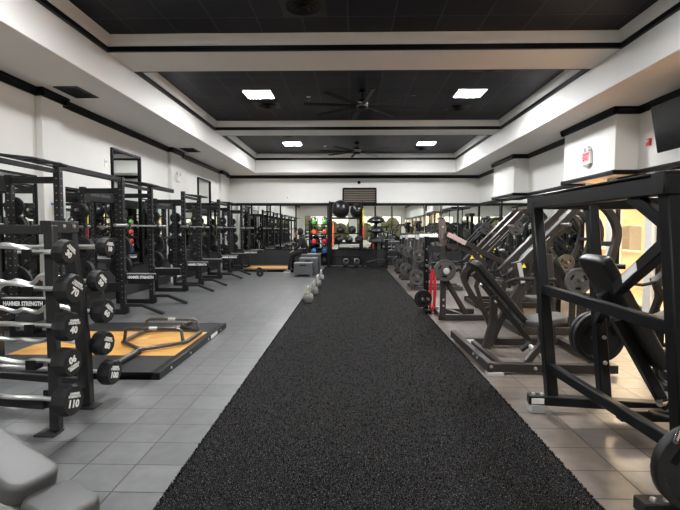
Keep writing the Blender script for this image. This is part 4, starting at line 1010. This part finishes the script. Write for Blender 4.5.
# ------------------------------------------------------------------ seated person
def skin_mesh(name, joints, edges, radii, m, parent, sub=2, remesh=None, extra=None, root=0):
    me = bpy.data.meshes.new(name); me.from_pydata([tuple(j) for j in joints], edges, [])
    o = bpy.data.objects.new(name, me); COL.objects.link(o)
    md = o.modifiers.new('skin', 'SKIN'); md.use_smooth_shade = True
    lay = me.skin_vertices[0] if me.skin_vertices else None
    if lay is None:
        bm = bmesh.new(); bm.from_mesh(me); bm.verts.layers.skin.verify(); bm.to_mesh(me); bm.free(); lay = me.skin_vertices[0]
    for i, r in enumerate(radii):
        lay.data[i].radius = (r, r) if not isinstance(r, tuple) else r; lay.data[i].use_root = (i == root)
    s = o.modifiers.new('sub', 'SUBSURF'); s.levels = s.render_levels = sub
    bpy.context.view_layer.update()
    nm = bpy.data.meshes.new_from_object(o.evaluated_get(bpy.context.evaluated_depsgraph_get()))
    if extra:
        bm = bmesh.new(); bm.from_mesh(nm)
        vv = [bm.verts.new(v) for v in extra.v]
        for f in extra.f: bm.faces.new([vv[i] for i in f])
        bmesh.ops.recalc_face_normals(bm, faces=bm.faces); bm.to_mesh(nm); bm.free()
    o.modifiers.clear(); o.data = nm
    if remesh:
        rm = o.modifiers.new('remesh', 'REMESH'); rm.mode = 'VOXEL'; rm.voxel_size = remesh; rm.use_smooth_shade = True
        bpy.context.view_layer.update()
        nm2 = bpy.data.meshes.new_from_object(o.evaluated_get(bpy.context.evaluated_depsgraph_get())); o.modifiers.clear(); o.data = nm2; nm = nm2
    for p in nm.polygons: p.use_smooth = True
    nm.materials.clear(); nm.materials.append(M[m]); o.parent = parent
    return o
def seated_person():
    base = V((-1.62, 16.6, 0.0)); t = thing('person', 'person in black hoodie and trousers sitting on the tallest plyo box, hand raised to face', 'person', base)
    # local frame: faces -x; y toward the back wall
    pel = V((-.02, 0, .77)); waist = V((-.03, 0, .92)); chest = V((-.09, 0, 1.12)); neck = V((-.15, 0, 1.27)); neck2 = V((-.18, 0, 1.34)); head = V((-.21, 0, 1.42))
    J = [pel, waist, chest, neck, neck2]; E = [(0, 1), (1, 2), (2, 3), (3, 4)]; Rr = [.125, .115, (.15, .12), .06, .052]
    hands = {}
    cl_arm = []; legs = []; feet = []
    def add(p, r, par):
        J.append(V(p)); Rr.append(r); E.append((par, len(J) - 1)); return len(J) - 1
    def hand(wr, wi, d, pn, curl):           # d finger direction, pn palm normal
        d = V(d).normalized(); pn = V(pn).normalized(); sd = d.cross(pn).normalized()
        pm = add(wr + d * .045, (.036, .018), wi); k = add(wr + d * .085, (.034, .014), pm)
        for i, ln in enumerate((.062, .072, .068, .054)):
            o = wr + d * .088 + sd * (i - 1.5) * .021
            a = add(o, .0095, k); b = add(o + d * ln * .55 + pn * curl * .3 * ln, .0088, a); add(o + d * ln * .9 + pn * curl * ln * .8, .0075, b)
        th = add(wr + d * .03 - sd * .04, .012, pm); th2 = add(wr + d * .06 - sd * .055 + pn * .015, .010, th); add(wr + d * .085 - sd * .052 + pn * .03, .0085, th2)
    for s in (-1, 1):
        sh = V((-.12, s * .19, 1.19)); i = add(sh, .055, 2)
        if s < 0:   # camera-side arm rests on the thigh
            el = V((-.20, -.25, .92)); wr = V((-.39, -.16, .77)); dd = (-.9, .1, -.35); pn = (-.3, 0, -.9)
        else:       # far arm lifts a hand to the face
            el = V((-.36, .22, 1.06)); wr = V((-.40, .09, 1.27)); dd = (.15, -.25, .9); pn = (.8, -.5, .1)
        e = add(el, .043, i); w = add(wr, .028, e); hand(wr, w, dd, pn, .5)
        cl_arm.append((sh, el, V(wr).lerp(el, .08)))
        hp = V((-.06, s * .10, .75)); h = add(hp, .10, 0); kn = V((-.47, s * .13, .60)); k = add(kn, .066, h)
        an = V((-.46 + (-.10 if s < 0 else .02), s * .14, .10)); a = add(an, .042, k)
        hl = add(an + V((.03, 0, -.045)), .036, a); add(an + V((-.10, s * .01, -.06)), .036, a)
        legs.append((hp, kn, an)); feet.append(an)
    ex = MB().ball(head, (.098, .078, .118), 24, 16)
    f = V((-1, 0, 0))
    ex.ball(head + V((-.06, 0, -.06)), (.045, .05, .05), 16, 10)         # jaw
    ex.add([head + V(p) for p in ((-.092, 0, .03), (-.092, -.016, -.022), (-.092, .016, -.022), (-.122, 0, -.016), (-.085, 0, -.03))], [(0, 1, 3), (0, 3, 2), (1, 4, 3), (2, 3, 4), (0, 2, 4, 1)])
    for s in (-1, 1): ex.ball(head + V((.0, s * .078, -.01)), (.02, .012, .03), 10, 8)
    ex.ball(head + V((-.098, 0, -.058)), (.010, .022, .006), 10, 6)
    skin_mesh('body', J, E, Rr, 'skin', t, 1, .007, ex)
    for s in (-1, 1):
        ey = MB().ball(head + V((-.091, s * .03, .008)), (.010, .014, .009), 10, 8); ey.build('eye', 'white', t)
    # clothing
    Jc = [pel + V((.015, 0, -.01)), waist, chest, V((-.14, 0, 1.24)), V((-.165, 0, 1.33))]; Ec = [(0, 1), (1, 2), (2, 3), (3, 4)]; Rc = [(.168, .15), (.155, .14), (.175, .145), .10, .085]
    for sh, el, wr in cl_arm:
        k = len(Jc); Jc += [sh, el, wr]; Rc += [.078, .062, .046]; Ec += [(2, k), (k, k + 1), (k + 1, k + 2)]
    skin_mesh('hoodie', Jc, Ec, Rc, 'cloth', t, 2)
    Jp = [pel + V((0, 0, .03))]; Ep = []; Rp = [(.14, .11)]
    for hp, kn, an in legs:
        k = len(Jp); Jp += [hp, kn, an + V((0, 0, -.03))]; Rp += [.105, .088, .064]; Ep += [(0, k), (k, k + 1), (k + 1, k + 2)]
    skin_mesh('trousers', Jp, Ep, Rp, 'cloth', t, 2)
    hood = MB(); c = head + V((.025, 0, .02)); vs = []; fs = []; N = 20; K = 10
    for a in range(K + 1):
        th = a / K * 2.05
        for b in range(N):
            ph = 2 * math.pi * b / N; vs.append(c + V((.128 * math.cos(th) , .112 * math.sin(th) * math.sin(ph), .138 * math.sin(th) * math.cos(ph))))
    for a in range(K):
        for b in range(N): fs.append((a * N + b, a * N + (b + 1) % N, (a + 1) * N + (b + 1) % N, (a + 1) * N + b))
    hood.add(vs, fs); ho = hood.build('hood', 'cloth', t); so = ho.modifiers.new('thick', 'SOLIDIFY'); so.thickness = .012
    MB().ball(head + V((.02, 0, .035)), (.098, .088, .098), 18, 12).build('hair', 'trim', t)
    for an in feet:
        s = MB().path([an + V((.05, 0, -.055)), an + V((-.04, 0, -.055)), an + V((-.13, 0, -.07)), an + V((-.19, 0, -.075))], .09, .07, n=3); sh = s.build('shoe', 'shoe', t, .02)
        MB().path([an + V((.055, 0, -.091)), an + V((-.195, 0, -.091))], .094, .016).build('sole', 'white', sh)
seated_person()

# ------------------------------------------------------------------ storage along the back wall
def colour_rack():
    t = thing('storage_shelf', 'black storage shelf of green, red and blue kettlebells by the back mirror', 'shelf', (-1.33, 19.45, 0))
    for x in (-.38, .38):
        for y in (-.18, .18): MB().box((x, y, .95), (.045, .045, 1.9)).build('post', 'steel', t, .003)
    for z in SHZ: MB().bx(-.38, .38, -.2, .2, z - .03, z).build('shelf_board', 'steel', t, .004)
SHZ = [.14, .55, .94, 1.33, 1.73]
colour_rack()
for z, m, w in ((1.73, 'green', 'green'), (1.33, 'orange', 'orange red'), (.94, 'redv', 'red'), (.55, 'blue', 'blue')):
    for x, s in ((-.21, 'end nearer the plyo boxes'), (.23, 'end nearer the exercise balls')):
        kettlebell((-1.33 + x, 19.43, z), '%s kettlebell on the storage shelf, %s' % (w, s), .095, m, 'steel', 'coloured kettlebells on the shelf')
for x, s in ((-.24, 'end nearer the plyo boxes'), (.22, 'end nearer the exercise balls')):
    kettlebell((-1.33 + x, 19.43, .14), 'black kettlebell on the bottom shelf, %s' % s, .11, 'rubber', 'steel', 'black kettlebells on the bottom shelf')
BX0, BX1, BY = -.87, .46, 19.35
SBZ = [.45, .97, 1.37, 2.02]
def ball_rig():
    t = thing('ball_rack', 'tall black rack of exercise balls and medicine balls against the back mirror', 'ball rack', (0, BY, 0))
    for x in (BX0, BX1): 
        for y in (-.25, .25): MB().box((x, y, 1.33), (.06, .06, 2.66)).build('upright', 'steel', t, .004)
        MB().bx(x - .05, x + .05, -.45, .33, 0, .05).build('foot', 'steel', t, .004)
        MB().bx(x - .03, x + .03, -.25, .25, 2.6, 2.66).build('top_tie', 'steel', t, .004)
    for z in SBZ:
        s = MB()
        for y in (-.14, .14): s.bx(BX0, BX1, y - .02, y + .02, z - .04, z)
        s.build('shelf_rail', 'steel', t)
    MB().bx(BX0, BX1, .2, .26, 2.58, 2.66).build('top_beam', 'steel', t, .004)
ball_rig()
def ball(u, v, r, shelf, lab, group, name='medicine_ball', cat='medicine ball'):
    c = P(u, v, BY); z = SBZ[shelf] + math.sqrt(max(r * r - .12 ** 2, 0)) + .006
    o = MB().ball((0, 0, 0), r, 28, 18).build(name, 'ball', None); o.location = (c.x, BY, z); tag(o, lab, cat, group)
    if cat == 'medicine ball': MB().lathe([(r * .995, -.012), (r * 1.012, 0), (r * .995, .012)], axis=(.2, .4, 1), seg=24).build('seam', 'steel_grey', o)
    else: MB().lathe([(.02, -r - .002), (.012, -r - .01), (0, -r - .01)], axis=(.3, .6, -.4), seg=10).build('valve', 'gplastic', o)
ball(340.5, 208, .36, 3, 'larger shiny black exercise ball on top of the ball rack', 'exercise balls', 'exercise_ball', 'exercise ball')
ball(357.2, 209.5, .29, 3, 'smaller shiny black exercise ball on top of the ball rack', 'exercise balls', 'exercise_ball', 'exercise ball')
for u, w in ((340.5, 'under the larger exercise ball'), (352, 'under the smaller exercise ball')): ball(u, 229, .17, 2, 'black medicine ball on the upper ball rack shelf, ' + w, 'medicine balls')
for u, w in ((338.5, 'at the storage shelf end'), (349, 'in the middle'), (359, 'at the balance trainer end')): ball(u, 239, .165, 1, 'black medicine ball on the lower ball rack shelf, ' + w, 'medicine balls')
def hang_band(u, v0, v1, m, lab, r=.014):
    p = P(u, v0, BY - .33); q = P(u, v1, BY - .33); L = p.z - q.z
    o = MB().tube([(0, .03, 0), (.016, 0, -.03), (.02, 0, -L * .5), (.014, 0, -L), (-.014, 0, -L), (-.02, 0, -L * .5), (-.016, 0, -.03)], r, 8, closed=True).build('resistance_band', m, None)
    o.location = p; tag(o, lab, 'resistance band', 'bands hanging on the ball rack')
hang_band(333, 222, 247, 'orangeband', 'orange resistance band hanging on the ball rack post')
hang_band(363.3, 208, 226, 'yellow', 'yellow resistance band hanging high on the ball rack post')
hang_band(363.3, 227, 238, 'redv', 'dark red band hanging below the yellow one on the ball rack')
def bosu_stand():
    t = thing('balance_trainer_stand', 'black stand holding three dome balance trainers by the back mirror', 'stand', (1.04, 19.3, 0))
    MB().box((0, .25, 1.0), (.07, .07, 2.0)).build('post', 'steel', t, .004)
    b = MB().bx(-.4, .4, .2, .3, 0, .05).bx(-.4, -.33, -.35, .3, 0, .05).bx(.33, .4, -.35, .3, 0, .05); b.build('base', 'steel', t)
    for z in (.99, 1.40, 1.82):
        m = MB().bx(-.18, -.14, -.40, .25, z - .04, z).bx(.14, .18, -.40, .25, z - .04, z).bx(-.18, .18, .22, .28, z - .04, z); m.build('cradle', 'steel', t)
bosu_stand()
for z, w in ((1.82, 'top'), (1.40, 'middle'), (.99, 'lowest')):
    t = thing('balance_trainer', 'black dome balance trainer in the %s cradle of the stand' % w, 'balance trainer', (1.04, 19.13, z + .003), 0, 'dome balance trainers')
    MB().lathe([(.0, 0), (.30, 0), (.33, .02), (.335, .045), (.32, .055)], seg=28).build('base_disc', 'steel_grey', t)
    MB().lathe([(.32, .055), (.30, .12), (.24, .18), (.14, .22), (0, .235)], seg=28).build('dome', 'ball', t)
for u, v, lab in ((346, 267, 'black kettlebell on the floor under the ball rack, storage shelf end'), (357, 268, 'black kettlebell on the floor under the ball rack, balance trainer end')):
    p = F(u, v); kettlebell((p.x, 18.7, 0.016), lab, .11, 'rubber', 'bar')
def step_rack():
    t = thing('step_rack', 'low dark rack with three pale topped step platforms near the turf end', 'rack', (1.72, 18.4, 0))
    for x in (-.33, .33):
        for y in (-.25, .25): MB().box((x, y, .55), (.05, .05, 1.1)).build('post', 'steel', t)
    for z in STZ: MB().bx(-.33, .33, -.27, .27, z - .03, z).build('shelf_board', 'steel', t)
STZ = [.36, .62, .96]
step_rack()
for z, w in zip(STZ, ('lowest', 'middle', 'top')):
    t = thing('step_platform', 'grey topped step platform on the %s shelf of the low dark rack' % w, 'step platform', (1.72, 18.38, z), 0, 'step platforms')
    MB().box((0, 0, .05), (.56, .42, .10), taper=.9).build('body', 'rubber', t, .01); MB().box((0, 0, .106), (.5, .38, .012)).build('top_mat', 'silver', t, .004)
def ab_bench():
    t = thing('sit_up_bench', 'low black sit-up bench frame on the turf end before the balance trainer stand', 'bench', (1.0, 18.2, 0.016))
    MB().path([(-.4, 0, .22), (.1, 0, .34), (.4, 0, .30)], .28, .06).build('pad', 'vinyl', t, .01)
    for x in (-.35, .32): MB().beam((x, -.2, .02), (x, .2, .02), .05, .04).build('foot_bar', 'steel_grey', t); MB().beam((x, 0, .02), (x, 0, .25), .04, .04).build('leg', 'steel_grey', t)
    for y in (-.15, .15): MB().cyl((.42, y - .1, .42), (.42, y + .1, .42), .05).build('roller', 'rubber', t)
    MB().beam((.42, 0, .1), (.42, 0, .42), .03, .03).build('roller_post', 'steel_grey', t)
ab_bench()

# ------------------------------------------------------------------ annex lights and equipment
def tube_light(loc, lab, L=1.2, rz=0, m='warm'):
    t = thing('tube_light', lab, 'light', loc, rz, 'warm tube lights')
    MB().bx(-.15, .15, -L / 2, L / 2, -.05, -.001).build('fixture', 'wplastic', t, .004); MB().bx(-.11, .11, -L / 2 + .05, L / 2 - .05, -.062, -.052).build('diffuser', m, t)
for i, (x, y) in enumerate(((6.5, 4.0), (6.5, 7.5), (6.5, 11.0), (9.5, 6), (9.5, 10), (9.5, 14.5), (8.0, 18.0), (11.5, 18.0))):
    tube_light((x, y, 3.1), 'warm tube light on the annex ceiling, ' + ['near the glazing, closest to camera', 'near the glazing, behind the cage press', 'near the glazing by the low wall', 'deep, nearest end', 'deep, over the treadmill', 'deep, behind the weight stack machine', 'at the end wall, glazing side', 'at the end wall, far side'][i])
def treadmill(loc, rz, lab):
    t = thing('treadmill', lab, 'treadmill', loc, rz, 'treadmills in the lit annex')
    MB().bx(-.85, .85, -.4, .4, .05, .2).build('deck', 'gplastic', t, .02); MB().bx(-.8, .7, -.26, .26, .2, .212).build('belt', 'rubber', t)
    for y in (-.38, .38):
        MB().beam((.7, y, .1), (.62, y, 1.15), .07, .06, (0, 1, 0)).build('upright', 'gplastic', t, .008); MB().tube([(.62, y, 1.1), (.3, y, 1.0), (.05, y, .95)], .02).build('handrail', 'rubber', t)
        MB().cyl((.75, y, .03), (.75, y * .9, .03), .03).build('wheel', 'rubber', t)
    MB().box((.62, 0, 1.28), (.1, .8, .4), Matrix.Rotation(R(20), 3, 'Y')).build('console', 'gplastic', t, .02); MB().box((.565, 0, 1.3), (.01, .5, .26), Matrix.Rotation(R(20), 3, 'Y')).build('screen', 'screen', t)
treadmill((8.8, 13.0, 0), R(20), 'grey treadmill beyond the low cream wall')
treadmill((8.9, 11.5, 0), R(20), 'grey treadmill in the lit annex, nearer the glazing')
def locker_tower():
    t = thing('weight_stack_machine', 'grey shrouded weight stack machine in the lit annex behind the glazing', 'weight machine', (8.3, 14.2, 0))
    MB().bx(-.18, .18, -.3, .3, 0, 1.65).build('shroud', 'gplastic', t, .03); MB().bx(-.5, .18, -.35, .35, 0, .08).build('base', 'gplastic', t, .01)
    rounded_pad(MB(), (-.6, 0, .5), .4, .35, .08, Matrix.Identity(3), .08).build('seat_pad', 'vinyl', t, .02); MB().beam((-.6, 0, 0), (-.6, 0, .46), .07, .07).build('seat_post', 'gplastic', t)
locker_tower()
def annex_bench():
    t = thing('decline_bench', 'black and grey padded bench tilted up behind the cage press machine', 'bench', (3.3, 4.55, 0), R(-12))
    rounded_pad(MB(), (.05, 0, .78), .95, .30, .08, Matrix.Rotation(R(-24), 3, 'Y'), .05).build('pad', 'gvinyl', t, .02, seg=2)
    for x, z in ((-.3, .56), (.35, .84)): MB().beam((x, 0, .04), (x, 0, z), .07, .07).build('leg', 'steel', t, .005); MB().beam((x, -.25, .03), (x, .25, .03), .06, .06).build('foot_bar', 'steel', t, .005)
    MB().beam((-.3, 0, .1), (.35, 0, .1), .06, .06).build('spine', 'steel', t, .005)
annex_bench()

# ------------------------------------------------------------------ world and view
w = bpy.data.worlds.new('world'); scn.world = w; w.use_nodes = True
w.node_tree.nodes['Background'].inputs[0].default_value = (1, .93, .74, 1); w.node_tree.nodes['Background'].inputs[1].default_value = 0.6
scn.view_settings.view_transform = 'Standard'; scn.view_settings.look = 'None'; scn.view_settings.gamma = 1; scn.view_settings.use_curve_mapping = False
scn.view_settings.exposure = 1.86
scn.cycles.max_bounces = 10; scn.cycles.diffuse_bounces = 5; scn.cycles.glossy_bounces = 6; scn.cycles.transparent_max_bounces = 12
scn.cycles.use_denoising = True
scn.cycles.sample_clamp_indirect = 8
